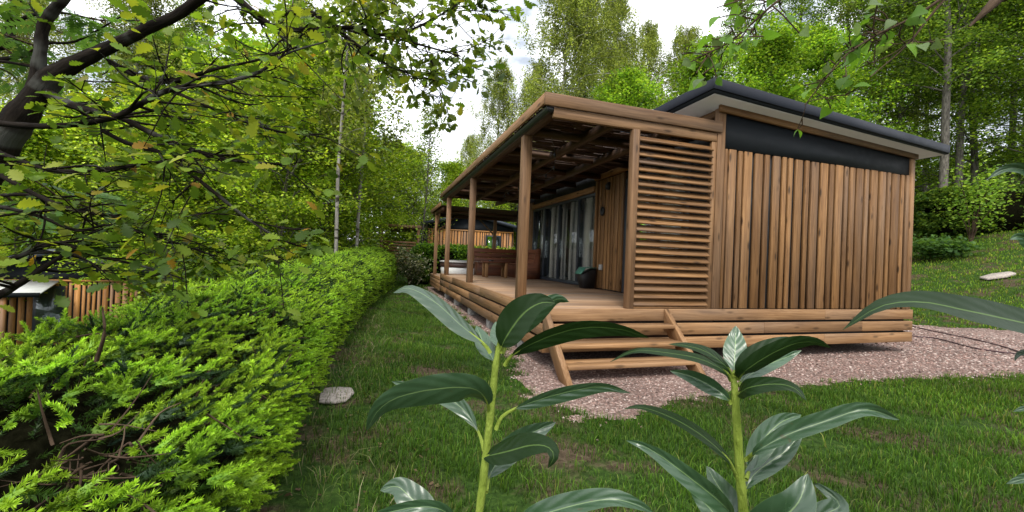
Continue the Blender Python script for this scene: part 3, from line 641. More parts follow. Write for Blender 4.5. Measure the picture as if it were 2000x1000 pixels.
V = [(a, b, zz) for a, b in lo] + [(hi[0][0], hi[0][1], zz + .27), (hi[1][0], hi[1][1], zz + .40), (hi[2][0], hi[2][1], zz + .40), (hi[3][0], hi[3][1], zz + .27)]
mb.add(V, [(0, 3, 2, 1), (0, 1, 5, 4), (1, 2, 6, 5), (2, 3, 7, 6), (3, 0, 4, 7), (4, 5, 6, 7)]); mb.build('body', BINB, bi, bevel=.004)
mb = MB(); e = .008
V = [(x0 - .08, y0 - e, zz + .275), (x0 + .02, y0 - e, zz + .405), (x0 + .02, y1 + e, zz + .405), (x0 - .08, y1 + e, zz + .275)]
mb.prism(V, (-.012, 0, .014)); V = [(x0 + .021, y0 - e, zz + .403), (x1 + .02, y0 - e, zz + .405), (x1 + .02, y1 + e, zz + .405), (x0 + .021, y1 + e, zz + .403)]; mb.prism(V, (0, 0, .016)); mb.build('lid', BING, bi, bevel=.004)
tub = thing('hot_tub', 'round white hot tub with brown cover on the lower far terrace', 'hot tub', (2.75, 13.9, ZD - .11))
mb = MB(); zb = ZD - .108; c = (2.75, 13.9, zb)
mb.lathe([(0, 0), (.74, 0), (.8, .06), (.82, .26), (.80, .28)], c, 40); mb.build('shell', WHITE, tub, smooth=True)
mb = MB(); mb.lathe([(.80, .281), (.84, .30), (.83, .42), (.80, .43)], c, 40); mb.build('skirt', CUSH, tub, smooth=True)
mb = MB(); mb.lathe([(.80, .431), (.86, .44), (.86, .475), (.7, .50), (0, .52)], c, 40); mb.build('cover', plain('grey_vinyl', (.45, .44, .43), .5), tub, smooth=True)

# ------------------------------------------------------------------ slabs and cables
mb = MB(); P = [onp(a, b, 2, .008) for a, b in ((622, 789), (625, 772), (634, 762), (660, 759), (688, 761), (692, 770), (676, 786), (650, 790))]
mb.prism(P, (0, 0, .02)); tag(mb.build('paving_slab', STONE, bevel=.006), 'pale stone slab lying in the grass beside the hedge', 'slab')
mb = MB(); c = np.array([17.2, 7.4]); P = [(c[0] + a, c[1] + b, float(terrain(c[0] + a, c[1] + b)) + .04) for a, b in ((-.42, .06), (-.1, -.2), (.22, -.26), (.38, -.06), (.1, .2), (-.3, .28))]
mb.prism(P, (0, 0, .06)); tag(mb.build('stone_slab', STONE, bevel=.01), 'pale stone slab on the grassy bank right of the cabin', 'slab')
for k, pts in enumerate((((1770, 632), (1790, 639), (1850, 652), (1905, 663), (1960, 677), (2010, 692), (2080, 700)), ((1770, 654), (1790, 657), (1830, 661), (1900, 679), (1950, 687), (1990, 692), (2090, 712)))):
    P = smooth([onp(a, b, 2, .022) for a, b in pts], 6); mb = MB(); mb.tube(P, .011, 6)
    tag(mb.build('cable', RUBBER, smooth=True), ['dark cable across the gravel, the one farther from the lawn', 'dark cable across the gravel, the one nearer the lawn'][k], 'cable', 'cables on the gravel')

# ------------------------------------------------------------------ spruce hedge
rh = np.random.default_rng(21)
def hedge_top(y): return np.interp(y, [0, 2.4, 3.8, 5.4, 6.9, 9, 11.4, 14, 16], [.70, .70, .75, .80, .89, .97, 1.06, 1.22, 1.33]) + .045 * vnoise(y * 1.7, 0, 3)
def hedge_pt(s, y):
    """s 0..1 runs up the lawn side, over the top and down the far side"""
    zt = hedge_top(y); xf = np.interp(y, [0, 5, 8, 12, 16], [-.47, -.52, -.36, .04, .5]); xb = xf - 1.25
    bul = .05 * vnoise(y * 2.3, s * 7, 5) + .03 * vnoise(y * 6, s * 15, 9)
    a = np.clip(s / .42, 0, 1); b = np.clip((s - .42) / .33, 0, 1); c = np.clip((s - .75) / .25, 0, 1)
    x = xf + .07 * np.sin(a * 3.14) - .13 * a ** 6; z = zt * (a - .09 * a ** 6)
    x = x - (1.25 - .2) * b; z = z + zt * .09 * np.sin(np.minimum(b * 1.6, 1) * 1.57) + .06 * np.sin(b * 3.14)
    x = x - .07 * np.sin(c * 1.57); z = np.where(c > 0, z * (1 - c), z)
    th = np.where(c > 0, 180., np.where(b > 0, 60 + 60 * b, 8 + 52 * a ** 3)); th = np.radians(th)
    n = np.stack([np.cos(th), 0 * th, np.sin(th)], -1)
    return np.stack([x, y, z + terrain(x, y) * .6], -1) + n * bul[..., None], n
HOLE = np.array([-.72, 1.45])
def inhole(P): return np.exp(-(((P[..., 0] - HOLE[0]) / .09) ** 2 + ((P[..., 1] - HOLE[1]) / .11) ** 2))
def sprig(nn, shoots, wid, L=.075, rngs=None):
    """a flat spray of needle-covered shoots; returns verts, faces, colours (bright soft tip growth, dark old base)"""
    V = []; C = []; B = []
    def shoot(o, d, up, L, n, old):
        d = d / np.linalg.norm(d); sx = np.cross(d, up); sx /= np.linalg.norm(sx); u = np.cross(sx, d)
        for i in range(n):
            t = (i + rngs.uniform()) / n; a = rngs.uniform(0, 6.28); p = o + d * L * t + u * (-.10 * L * t * t)
            out = sx * math.cos(a) + u * math.sin(a) * .75; nl = .0135 * (1.05 - .3 * t ** 3) * rngs.uniform(.8, 1.15)
            dr = d * (rngs.uniform(.35, .6) + .7 * t ** 4) + out * .9; dr /= np.linalg.norm(dr)
            s = np.cross(dr, d + rngs.normal(0, .3, 3)); s /= np.linalg.norm(s) + 1e-9
            V.extend([p - s * wid / 2, p + s * wid / 2, p + dr * nl])
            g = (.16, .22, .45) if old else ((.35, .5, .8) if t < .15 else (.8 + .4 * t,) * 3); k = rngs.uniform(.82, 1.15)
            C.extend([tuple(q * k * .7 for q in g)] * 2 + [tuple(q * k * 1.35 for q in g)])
        if not old:
            for i in range(3):
                a0, a1 = 2.1 * i, 2.1 * (i + 1); e0 = sx * math.cos(a0) + u * math.sin(a0); e1 = sx * math.cos(a1) + u * math.sin(a1); q = .0062
                V.extend([o + e0 * q, o + e1 * q, o + d * L * .97 - u * .1 * L]); C.extend([(.5, .6, .8)] * 2 + [(1, 1, 1)])
    up = np.array([0, 0, 1.])
    shoot(np.array([0, -.10, 0]), np.array([0, 1, .0]), up, .10, nn, True)
    shoot(np.zeros(3), np.array([0, 1, .12]), up, L * .78, nn, False)
    for k in range(shoots):
        sd = 1 if k % 2 else -1; y = -.012 - .026 * (k // 2)
        shoot(np.array([0, y, 0]), np.array([sd * .85, .75, rngs.uniform(-.1, .25)]), up, L * rngs.uniform(.5, .8), int(nn * .8), False)
    V = np.array(V); return V, [np.arange(len(V)).reshape(-1, 3)], np.array(C)
hd = thing('spruce_hedge', 'long clipped spruce hedge with bright yellow-green new shoots along the lawn', 'hedge', (-1, 6, 0))
mb = MB()
for (y0, y1, dens, nn, sh, wid, sc) in ((-.6, 3.2, 210, 80, 2, .0036, 1.3), (3.2, 7, 230, 36, 2, .0055, 1.35), (7, 16.5, 190, 14, 3, .0105, 1.4)):
    tpl = [sprig(nn, sh, wid, rngs=rh) for _ in range(4)]
    n = int((y1 - y0) * 2.5 * dens); y = rh.uniform(y0, y1, n); s = np.where(rh.uniform(0, 1, n) < .93, rh.uniform(0, .78, n), rh.uniform(.78, 1, n))
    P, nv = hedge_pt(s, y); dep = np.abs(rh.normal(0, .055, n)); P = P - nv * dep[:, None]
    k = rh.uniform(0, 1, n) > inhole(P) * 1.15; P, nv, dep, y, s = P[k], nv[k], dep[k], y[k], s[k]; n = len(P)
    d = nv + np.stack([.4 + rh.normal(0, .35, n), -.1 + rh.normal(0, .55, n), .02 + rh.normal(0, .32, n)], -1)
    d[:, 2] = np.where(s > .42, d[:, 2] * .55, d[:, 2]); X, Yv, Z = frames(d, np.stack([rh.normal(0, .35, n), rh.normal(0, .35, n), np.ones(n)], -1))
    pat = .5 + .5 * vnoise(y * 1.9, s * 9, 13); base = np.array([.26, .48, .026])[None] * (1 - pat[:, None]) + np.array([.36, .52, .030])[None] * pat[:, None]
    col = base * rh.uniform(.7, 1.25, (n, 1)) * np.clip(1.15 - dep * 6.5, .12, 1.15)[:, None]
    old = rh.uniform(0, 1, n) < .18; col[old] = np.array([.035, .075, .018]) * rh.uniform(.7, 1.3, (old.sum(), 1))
    scl = (sc * rh.uniform(.75, 1.25, n))[:, None]; wh = rh.integers(0, 4, n)
    for q in range(4):
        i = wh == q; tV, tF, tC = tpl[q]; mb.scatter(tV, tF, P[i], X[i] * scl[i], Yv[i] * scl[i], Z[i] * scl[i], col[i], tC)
mb.build('needles', NEEDLE, hd)
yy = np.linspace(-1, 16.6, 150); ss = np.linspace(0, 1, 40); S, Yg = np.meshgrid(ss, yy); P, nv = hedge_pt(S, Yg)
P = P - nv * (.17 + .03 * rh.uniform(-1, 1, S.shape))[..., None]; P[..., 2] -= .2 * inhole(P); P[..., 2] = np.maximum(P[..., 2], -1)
i = np.arange(149)[:, None] * 40 + np.arange(39)[None]; mb = MB(); mb.add(P.reshape(-1, 3), np.stack([i, i + 1, i + 41, i + 40], -1).reshape(-1, 4)); mb.build('shade_core', INNER, hd)  # added solid core that blocks light through the spruce hedge
mb = MB()
for k in range(420):
    y = rh.uniform(.4, 6); s = rh.uniform(.03, .75); p, nv = hedge_pt(np.array(s), np.array(y))
    if k < 34:
        a = rh.uniform(0, 6.28); r = rh.uniform(0, .13); p = np.array([HOLE[0] + r * math.cos(a), HOLE[1] + r * math.sin(a), hedge_top(1.45) - .2 + rh.uniform(0, .18)]); nv = np.array([0, 0, 1.]); L = rh.uniform(.06, .22)
        d = nrm(rh.normal(0, 1, 3) * (1, 1, .6)); P = smooth([p, p + d * L * .5 + rh.normal(0, .012, 3), p + d * L], 3)
    else:
        d = nrm(nv + rh.normal(0, .5, 3)); L = rh.uniform(.12, .25); P = smooth([p - d * L, p - d * L * .4 + rh.normal(0, .01, 3), p - nv * .01], 3)
    mb.tube(P, np.linspace(.0045, .0015, len(P)) * rh.uniform(.6, 1.2), 4)
p0 = at(188, 705, 1.22); mb.tube(smooth([p0, at(204, 650, 1.2), at(200, 600, 1.2)], 4), [.006, .006, .005, .005, .004, .004, .003, .003, .002], 5)
mb.build('twigs', TWIG, hd)

# ------------------------------------------------------------------ leafy hedges and shrubs behind
DIA = [(0, 0, 0), (.5, .45, .06), (0, 1, -.05), (-.5, .45, .06)]; DIF = [np.array([(0, 1, 2, 3)])]
def leafcloud(mb, P, rg, size, pal, flat=.7, bias=None, tone=None):
    n = len(P); a = rg.uniform(0, 6.283, n)
    d = np.stack([np.cos(a), np.sin(a), rg.normal(-.15, .45, n)], -1) + (0 if bias is None else bias)
    X, Yv, Z = frames(d, np.stack([rg.normal(0, flat, n), rg.normal(0, flat, n), np.ones(n)], -1))
    s = (size * rg.uniform(.6, 1.3, n))[:, None]; pal = np.array(pal)
    c = pal[rg.integers(0, len(pal), n)] * rg.uniform(.75, 1.25, (n, 1)) * np.array([2.35, 1.95, 1.9])
    if tone is not None: c = c * tone[:, None]
    mb.scatter(DIA, DIF, P, X * s, Yv * s, Z * s, c)
def hedgebox(name, label, c, half, rot, pal, n, size, seed, cat='hedge'):
    rg = np.random.default_rng(seed); t = thing(name, label, cat, c)
    u = rg.normal(0, 1, (n, 3)); u = np.sign(u) * np.abs(nrm(u)) ** .45; u /= np.maximum(np.abs(u).max(1), .999)[:, None]
    u[:, 2] = u[:, 2] * .5 + .5; P = u * np.array([half[0], half[1], half[2]]); P += nrm(u - (0, 0, .5)) * rg.normal(-.03, .06, (n, 1)) + (.07 * vnoise(P[:, 0] * 4, P[:, 2] * 5 + P[:, 1] * 3, 1))[:, None]
    cr, sr = math.cos(rot), math.sin(rot); P = np.stack([P[:, 0] * cr - P[:, 1] * sr, P[:, 0] * sr + P[:, 1] * cr, P[:, 2]], -1) + np.array(c)
    mb = MB(); leafcloud(mb, P, rg, size, pal, .9); mb.build('foliage', LEAF, t)
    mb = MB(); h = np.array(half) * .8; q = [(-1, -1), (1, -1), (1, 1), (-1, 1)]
    mb.prism([(c[0] + a * h[0] * cr - b * h[1] * sr, c[1] + a * h[0] * sr + b * h[1] * cr, c[2] + .05) for a, b in q], (0, 0, half[2] * .88)); mb.build('shade_core', INNER, t)  # added dark block, keeps light from passing between the leaves
    return t
def gpos(px, D, dz=0):                       # ground point seen in photo column px at depth D
    p = at(px, 500, D); return np.array([p[0], p[1], float(terrain(p[0], p[1])) + dz])
BOX = [(.030, .085, .010), (.05, .12, .012), (.095, .19, .018), (.02, .06, .008)]
a = gpos(862, 17.2); hedgebox('box_hedge', 'dense rounded green hedge behind the hot tub', a, (1.15, .8, 1.62), .1, BOX, 16000, .085, 31)
a = gpos(962, 18.5); hedgebox('box_hedge', 'green hedge with pale tips behind the corner bench', a, (1.3, .6, 1.62), .1, BOX + [(.2, .2, .04)], 11000, .085, 32)
BEE = [(.032, .075, .012), (.05, .10, .016), (.09, .15, .02), (.022, .055, .01)]
a = gpos(1950, 17.0); hedgebox('beech_hedge', 'dark green clipped beech hedge on the bank at the forest edge', a - (0, 0, .2), (2.6, .8, 1.9), -.75, BEE, 30000, .10, 33)
a = gpos(802, 15.6)
def bush(name, label, c, r, h, pal, n, size, seed, cat='shrub', stems=7, open_=.5, group=None):
    rg = np.random.default_rng(seed); t = thing(name, label, cat, c, group); c = np.array(c); ends = []; mb = MB()
    for k in range(stems):
        a = rg.uniform(0, 6.28); q = rg.uniform(.3, 1); e = np.array([r * q * math.cos(a), r * q * math.sin(a), h * rg.uniform(.55, 1)])
        P = smooth([c - (0, 0, .05), c + e * (.35, .35, .55), c + e], 4); mb.tube(P, np.linspace(.018, .006, len(P)) * h / 1.5, 5); ends += [P[4], P[6], P[7], P[8], P[8]]
    mb.build('stem', TWIG, t); ends = np.array(ends); i = rg.integers(0, len(ends), n)
    P = ends[i] + rg.normal(0, 1, (n, 3)) * np.array([r, r, h * .45]) * open_ * .6; P[:, 2] = np.maximum(P[:, 2], c[2] + .04)
    mb = MB(); leafcloud(mb, P, rg, size, pal); mb.build('foliage', LEAF, t); return t
bush('variegated_shrub', 'grey-green variegated shrub between the end of the spruce hedge and the box hedge', a, .5, 1.35, [(.10, .13, .09), (.22, .25, .19), (.05, .08, .04), (.035, .06, .03)], 1500, .085, 41)
bush('hazel_bush', 'loose pale-leaved bush in front of the dark beech hedge', gpos(1895, 16.2), .9, 2.5, [(.10, .20, .03), (.16, .27, .05), (.06, .13, .02)], 1100, .11, 42)
bush('ornamental_grass', 'low dark green tuft on the bank beside the cabin wall', gpos(1822, 15.2), .9, .75, [(.025, .065, .018), (.04, .09, .02)], 1800, .12, 43, 'shrub')

# ------------------------------------------------------------------ trees
KIND = {
 # H, trunk radius, crown start, crown radius, limbs, elevation, clumps/limb, leaves/clump, clump spread, leaf size, droop, palette
 'birch': dict(H=19, r=.13, cb=.16, R=3.3, nl=64, el=24, nc=15, lv=64, sp=.50, ls=.085, droop=1.1, pal=[(.085, .13, .030), (.115, .165, .040), (.15, .20, .055), (.055, .09, .022)], bark='b'),
 'slimbirch': dict(H=16, r=.05, cb=.30, R=1.9, nl=30, el=35, nc=9, lv=40, sp=.34, ls=.10, droop=.4, pal=[(.085, .13, .030), (.115, .165, .040), (.15, .20, .055), (.055, .09, .022)], bark='s'),
 'maple': dict(H=12, r=.14, cb=.10, R=2.9, nl=54, el=28, nc=16, lv=58, sp=.27, ls=.11, droop=.05, pal=[(.075, .165, .018), (.11, .22, .022), (.16, .27, .03), (.045, .11, .014)], bark='d'),
 'hazel': dict(H=7, r=.06, cb=.05, R=2.2, nl=48, el=40, nc=13, lv=54, sp=.23, ls=.085, droop=.25, pal=[(.09, .17, .014), (.14, .23, .02), (.19, .28, .03), (.05, .11, .012)], bark='d'),
 'pole': dict(H=21, r=.16, cb=.30, R=2.6, nl=46, el=30, nc=12, lv=46, sp=.30, ls=.105, droop=.1, pal=[(.05, .105, .018), (.078, .145, .022), (.11, .185, .028), (.03, .068, .012)], bark='d'),
 'beech': dict(H=16, r=.17, cb=.12, R=3.6, nl=58, el=14, nc=16, lv=56, sp=.30, ls=.095, droop=.1, pal=[(.05, .11, .014), (.085, .16, .018), (.13, .22, .024), (.028, .065, .010)], bark='d', flat=.32),
 'young': dict(H=9, r=.05, cb=.08, R=1.2, nl=44, el=50, nc=6, lv=16, sp=.28, ls=.09, droop=0, pal=[(.05, .11, .016), (.08, .15, .022), (.12, .19, .03)], bark='d'),
}
def prototype(kind, seed):
    g = KIND[kind]; rg = np.random.default_rng(seed); H, Rr = g['H'], g['R']
    hs = np.linspace(0, 1, 12); wob = np.cumsum(rg.normal(0, .11 if kind == 'slimbirch' else .06, (12, 2)), 0) * hs[:, None] * H / 12
    T = np.c_[wob, hs * H * .97 - .15]; rad = g['r'] * (1 - hs) ** .75 + .012; rad[0] *= 1.35
    tm = MB(); tm.tube(T, rad, 8); cl = []; ct = []
    for i in range(g['nl']):
        t = g['cb'] + (.97 - g['cb']) * ((i + rg.uniform()) / g['nl']) ** .9; u = (t - g['cb']) / (1 - g['cb'])
        o = np.array([np.interp(t, hs, T[:, k]) for k in range(3)]); az = i * 2.4 + rg.normal(0, .5)
        L = Rr * (.30 + .95 * math.sin(math.pi * min(1, (u * .86 + .14)) ** .8)) * rg.uniform(.55, 1.15); el = R(g['el'] + 26 * u * u + rg.normal(0, 9))
        d = np.array([math.cos(az) * math.cos(el), math.sin(az) * math.cos(el), math.sin(el)])
        e = o + d * L - np.array([0, 0, g['droop'] * L * .35]); P = smooth([o, o + d * L * .45 + rg.normal(0, .08, 3), e], 3)
        br = g['r'] * .32 * (1 - t) ** .6 + .008; tm.tube(P, np.linspace(br, .006, len(P)), 4, cap=False); tone = rg.uniform(.62, 1.3)
        for c in range(g['nc']):
            q = rg.uniform(.25, 1.05); p = o + (e - o) * q + rg.normal(0, 1, 3) * L * .20 * np.array([1, 1, .55]) + (0, 0, .12 * L * math.sin(q * 3.1))
            if c % 3 == 0: tm.tube([o + (e - o) * q * .8, p], [.009, .004], 3, cap=False)
            cl.append(p); ct.append(tone * rg.uniform(.7, 1.3))
    cl = np.array(cl); ct = np.array(ct); lv = g['lv']; n = len(cl) * lv; i = np.repeat(np.arange(len(cl)), lv)
    if g['droop'] > .3:                      # hanging strands
        dirn = rg.normal(0, .22, (len(cl), 3)); dirn[:, 2] = -1; ln = rg.uniform(.35, 1.25, len(cl)) * g['sp'] / .42
        P = cl[i] + dirn[i] * (rg.uniform(-.15, 1, n) * ln[i])[:, None] + rg.normal(0, 1, (n, 3)) * .105
    else:
        P = cl[i] + rg.normal(0, 1, (n, 3)) * g['sp'] * np.array([1, 1, g.get('flat', .55)])
    cm = MB(); leafcloud(cm, P, rg, g['ls'], g['pal'], .55, np.array([0, 0, -.6]) if g['droop'] > .3 else None, ct[i] * rg.uniform(.9, 1.1, n))
    return tm, cm
PROTO = {}
def plant(kind, var, x, y, label, scale=1., rot=0., cat='tree', group=None, lean=0.):
    key = (kind, var); z = float(terrain(x, y))
    if key not in PROTO:
        tm, cm = prototype(kind, 100 + 7 * var + len(kind) * 31); root = thing(kind.replace('slim', '') + '_tree', label, cat)
        tk = tm.build('trunk', {'b': BK_BIRCH, 's': BK_SLIM, 'd': BK_DARK}[KIND[kind]['bark']], root, smooth=True); cr = cm.build('crown', LEAF, root); PROTO[key] = (root, tk, cr)
    else:
        r0, t0, c0 = PROTO[key]; root = r0.copy(); COL.objects.link(root); root['label'] = label
        for o in (t0, c0): c = o.copy(); COL.objects.link(c); c.parent = root
    root.location = (x, y, z); root.rotation_euler = (R(lean), 0, rot); root.scale = (scale,) * 3
    if group: root['group'] = group
rt = np.random.default_rng(5)
LT, RT = 'trees behind the spruce hedge', 'trees in the forest right of the cabin'
TREES = [
 ('hazel', 0, 40, 13.5, 1.1, 'bright green hazel behind the small cabin at the left edge', LT), ('hazel', 1, 190, 16, 1.25, 'bushy hazel behind the roof of the small left cabin', LT),
 ('hazel', 2, 330, 12.5, 1.0, 'yellow-green hazel between the small left cabin and the hedge', LT), ('hazel', 0, 440, 15, 1.25, 'bushy hazel rising behind the middle of the spruce hedge', LT),
 ('hazel', 1, 545, 12.5, .95, 'yellow-green hazel just behind the spruce hedge, left of the thin pale trunks', LT), ('hazel', 2, 640, 15, 1.2, 'tall yellow-green hazel around the thin pale trunks', LT),
 ('hazel', 0, 672, 18.5, 1.15, 'bright hazel above the far end of the spruce hedge', LT), ('hazel', 1, 752, 29, 1.2, 'low hazel behind the roof of the distant cabin', LT),
 ('slimbirch', 0, 520, 17, 1.0, 'slender birch behind the spruce hedge, left of the others', LT), ('slimbirch', 1, 657, 11.5, .85, 'slender birch with pale mossy trunk close behind the spruce hedge', LT),
 ('slimbirch', 2, 695, 14.5, .95, 'birch with thin white trunk beside the patch of open sky', LT),
 ('birch', 1, 235, 21, .95, 'birch behind the small left cabin', LT), ('birch', 2, 60, 19, .9, 'birch behind the forked oak trunk', LT),
 ('maple', 1, 140, 24, .95, 'leafy maple far behind the small left cabin', LT),
 ('maple', 2, 300, 24, 1.3, 'broad maple deep in the wood behind the hedge', LT), ('maple', 0, 470, 26, 1.3, 'broad maple deep in the wood left of the thin birches', LT),
 ('maple', 1, 590, 23, 1.2, 'leafy maple behind the tall yellow-green hazel', LT), ('pole', 0, 365, 30, 1, 'tall dark tree in the wood, left of the open sky', LT),
 ('pole', 1, 560, 31, .95, 'tall tree at the left border of the open sky', LT),
 ('young', 0, 822, 21, .98, 'thin sparse young tree standing in the patch of open sky', 'trees behind the terrace'), ('hazel', 2, 805, 29, 1.1, 'rounded green hazel at the foot of the sparse young tree', 'trees behind the terrace'),
 ('hazel', 0, 876, 26, .95, 'green hazel beside the terrace roof end', 'trees behind the terrace'),
 ('birch', 1, 955, 30, .80, 'drooping birch left of the tallest birch, against open sky', 'trees behind the terrace'), ('birch', 0, 905, 38, .62, 'smaller birch at the right rim of the open sky', 'trees behind the terrace'),
 ('birch', 2, 1118, 26, 1.05, 'tallest drooping birch above the terrace roof', 'trees behind the terrace'), ('birch', 0, 1030, 30, .80, 'birch between the two drooping birches', 'trees behind the terrace'), ('birch', 2, 1265, 31, .95, 'birch behind the bright maple near the cabin roof corner', 'trees behind the terrace'), ('birch', 1, 1160, 30, 1.1, 'birch behind and right of the tallest drooping birch', 'trees behind the terrace'), ('birch', 1, 1075, 24, .98, 'birch just left of the tallest drooping birch', 'trees behind the terrace'), ('birch', 0, 1185, 29, .85, 'birch just right of the tallest drooping birch', 'trees behind the terrace'), ('maple', 1, 1060, 27, .72, 'low leafy tree behind the front beam of the terrace roof', 'trees behind the terrace'), ('hazel', 1, 985, 25, 1.0, 'low hazel behind the sloping terrace roof edge', 'trees behind the terrace'), ('maple', 0, 1150, 27, .85, 'round leafy tree below the tallest drooping birch', 'trees behind the terrace'),
 ('maple', 2, 1225, 22, .93, 'bright maple above the joint of terrace and cabin roofs', 'trees behind the terrace'), ('birch', 1, 1325, 31, .92, 'birch behind the corner of the cabin roof', RT),
 ('maple', 0, 1375, 23, 1.02, 'bright maple behind the corner of the cabin roof', RT), ('maple', 1, 1485, 19.5, .92, 'bright green maple above the left half of the cabin roof', RT),
 ('maple', 2, 1600, 22, .95, 'green maple above the middle of the cabin roof', RT), ('pole', 1, 1430, 33, 1.02, 'tall thin tree behind the bright maples', RT),
 ('pole', 2, 1540, 30, 1.05, 'tall dark tree above the cabin roof, left of the bare trunks', RT), ('pole', 0, 1640, 27, 1.0, 'tall forest tree with bare trunk above the cabin roof', RT),
 ('birch', 2, 1700, 25, .95, 'birch with pale trunk among the dark forest trees', RT), ('pole', 1, 1750, 23, .95, 'dark forest tree behind the low roof corner', RT),
 ('pole', 2, 1838, 18.6, 1.0, 'thick grey forest trunk beside the low roof corner', RT), ('pole', 0, 1868, 20.5, .95, 'slimmer grey trunk right of the thick forest trunk', RT),
 ('pole', 1, 1965, 22, 1.0, 'grey forest trunk behind the beech hedge', RT), ('beech', 0, 1900, 21.5, 1.0, 'spreading beech over the beech hedge', RT),
 ('beech', 1, 2060, 18.5, .95, 'spreading beech at the right edge', RT), ('beech', 0, 1770, 28, 1.1, 'beech deep in the forest behind the low roof corner', RT),
 ('beech', 1, 1990, 29, 1.2, 'beech deep in the forest at the right edge', RT), ('pole', 2, 1800, 33, 1.05, 'tall forest tree far behind the thick grey trunk', RT), ('pole', 0, 2080, 26, 1.05, 'tall forest tree at the right edge behind the spreading beech', RT),
]
for kind, var, px, D, sc, lab, grp in TREES:
    p = gpos(px, D); plant(kind, var, p[0], p[1], lab, sc, rt.uniform(0, 6.28), group=grp)

# the far wood that closes the view: one mass of foliage, and low undergrowth in front of it
rg = np.random.default_rng(77)
def woodtop(px):
    return np.interp(px, [-700, 0, 500, 690, 760, 850, 950, 1050, 1200, 1300, 1500, 1700, 2000, 2700], [11, 9, 14, 12, 6.5, 5.0, 6.5, 11, 12, 13, 11, 7, 6.5, 8])
n = 4200; px = rg.uniform(-500, 2500, n); D = rg.uniform(33, 48, n); cl = []
for a, d in zip(px, D):
    p = at(a, 500, d); top = woodtop(a) * rg.uniform(.55, 1.05); cl.append((p[0], p[1], float(terrain(p[0], p[1])) + top * rg.uniform(0.02, 1) ** .8))
cl = np.array(cl); i = np.repeat(np.arange(n), 26); P = cl[i] + rg.normal(0, 1, (len(i), 3)) * (.85, .85, .6)
mb = MB(); leafcloud(mb, P, rg, .34, [(.035, .075, .014), (.055, .11, .016), (.09, .15, .02), (.02, .045, .01)], .6, tone=rg.uniform(.6, 1.35, n)[i])
tag(mb.build('far_wood', LEAF), 'deep mass of woodland foliage closing the view behind the separate trees', 'woodland', kind='stuff')
cl = []
for k in range(1500):
    a = rg.uniform(-200, 760) if k < 1000 else rg.uniform(1780, 2250); d = rg.uniform(9, 27) if k < 1000 else rg.uniform(18.5, 30)
    p = gpos(a, d)
    if p[0] > -2.6 and p[1] < 17 and k < 1000: continue
    if k < 1000 and abs(p[0] + 8) < 3.2 and 10 < p[1] < 19: continue
    cl.append(p + (0, 0, rg.uniform(.05, 1.1)))
cl = np.array(cl); i = np.repeat(np.arange(len(cl)), 30); P = cl[i] + rg.normal(0, 1, (len(i), 3)) * (.4, .4, .3)
mb = MB(); leafcloud(mb, P, rg, .13, [(.03, .07, .012), (.05, .10, .014), (.08, .14, .018), (.018, .04, .008)], .6, tone=rg.uniform(.6, 1.3, len(cl))[i])
tag(mb.build('undergrowth', LEAF), 'low leafy undergrowth on the forest floor', 'undergrowth', kind='stuff')

# ------------------------------------------------------------------ neighbouring cabins
def far_cabin(name, label, origin, rot, wid, dep, hw, ridge, rng, porch):
    t = thing(name, label, 'cabin', origin); o = np.array(origin); cr, sr = math.cos(rot), math.sin(rot)
    def W(x, y, z): return (o[0] + x * cr - y * sr, o[1] + x * sr + y * cr, o[2] + z)
    def bx(mb, x0, x1, y0, y1, z0, z1):
        c = rng.uniform(0, 1); mb.board(W((x0 + x1) / 2, (y0 + y1) / 2, z0), W((x0 + x1) / 2, (y0 + y1) / 2, z1), np.array([cr, sr, 0]) * (x1 - x0) / 2, np.array([-sr, cr, 0]) * (y1 - y0) / 2, rng, c)
    ay = np.array(W(0, dep, 0)) - np.array(W(0, 0, 0)); up = .0
    mb = MB(); mb.prism([W(0, .04, 0), W(wid, .04, 0), W(wid, .04, hw), W(wid / 2, .04, hw + ridge), W(0, .04, hw)], ay); mb.build('wall', BLACK, t)
    mb = MB(); x = .02
    while x < wid - .08:
        ww = rng.choice([.07, .13]); bx(mb, x, x + ww, 0, .035, .15, hw - .25); x += ww + .045
    y = .1
    while y < dep - .1:
        ww = rng.choice([.07, .13]); bx(mb, -.03, .005, y, y + ww, .15, hw - .1); bx(mb, wid - .005, wid + .03, y, y + ww, .15, hw - .1); y += ww + .045
    mb.build('cladding', W_FAR, t)
    mb = MB(); mb.prism([W(.0, .0, hw - .22), W(wid, 0, hw - .22), W(wid, 0, hw), W(wid / 2, 0, hw + ridge - .02), W(0, 0, hw)], np.array(W(0, .03, 0)) - np.array(W(0, 0, 0))); mb.build('gable_panel', ANTH, t)
    mb = MB(); mb.board(W(0, -.01, hw - .24), W(wid, -.01, hw - .24), (0, 0, .03), (-sr * .015, cr * .015, 0), rng, .9); mb.build('trim_board', W_FAR, t)
    sl = ridge / (wid / 2); e = .35
    mb = MB(); mb.prism([W(-e, -e, hw - e * sl + .01), W(wid / 2, -e, hw + ridge + .01), W(wid + e, -e, hw - e * sl + .01), W(wid + e, -e, hw - e * sl + .15), W(wid / 2, -e, hw + ridge + .15), W(-e, -e, hw - e * sl + .15)], np.array(W(0, dep + 2 * e, 0)) - np.array(W(0, 0, 0))); mb.build('roof', ROOFB, t)
    return t, W, bx
rng = np.random.default_rng(9)
o = gpos(834, 21.5); o[2] = .1
t, W, bx = far_cabin('neighbour_cabin', 'distant timber cabin with shallow gabled roof seen under the terrace roof', o, -.18, 4.4, 5, 2.68, .52, rng, True)
fr = MB(); bx(fr, 2.95, 3.75, -.06, -.001, 1.1, 2.25); fr = fr.build('window', FRAME, t)
mb = MB(); bx(mb, 3.02, 3.33, -.07, -.062, 1.17, 2.18); bx(mb, 3.38, 3.68, -.07, -.062, 1.17, 2.18); mb.build('pane', GLASS, fr)
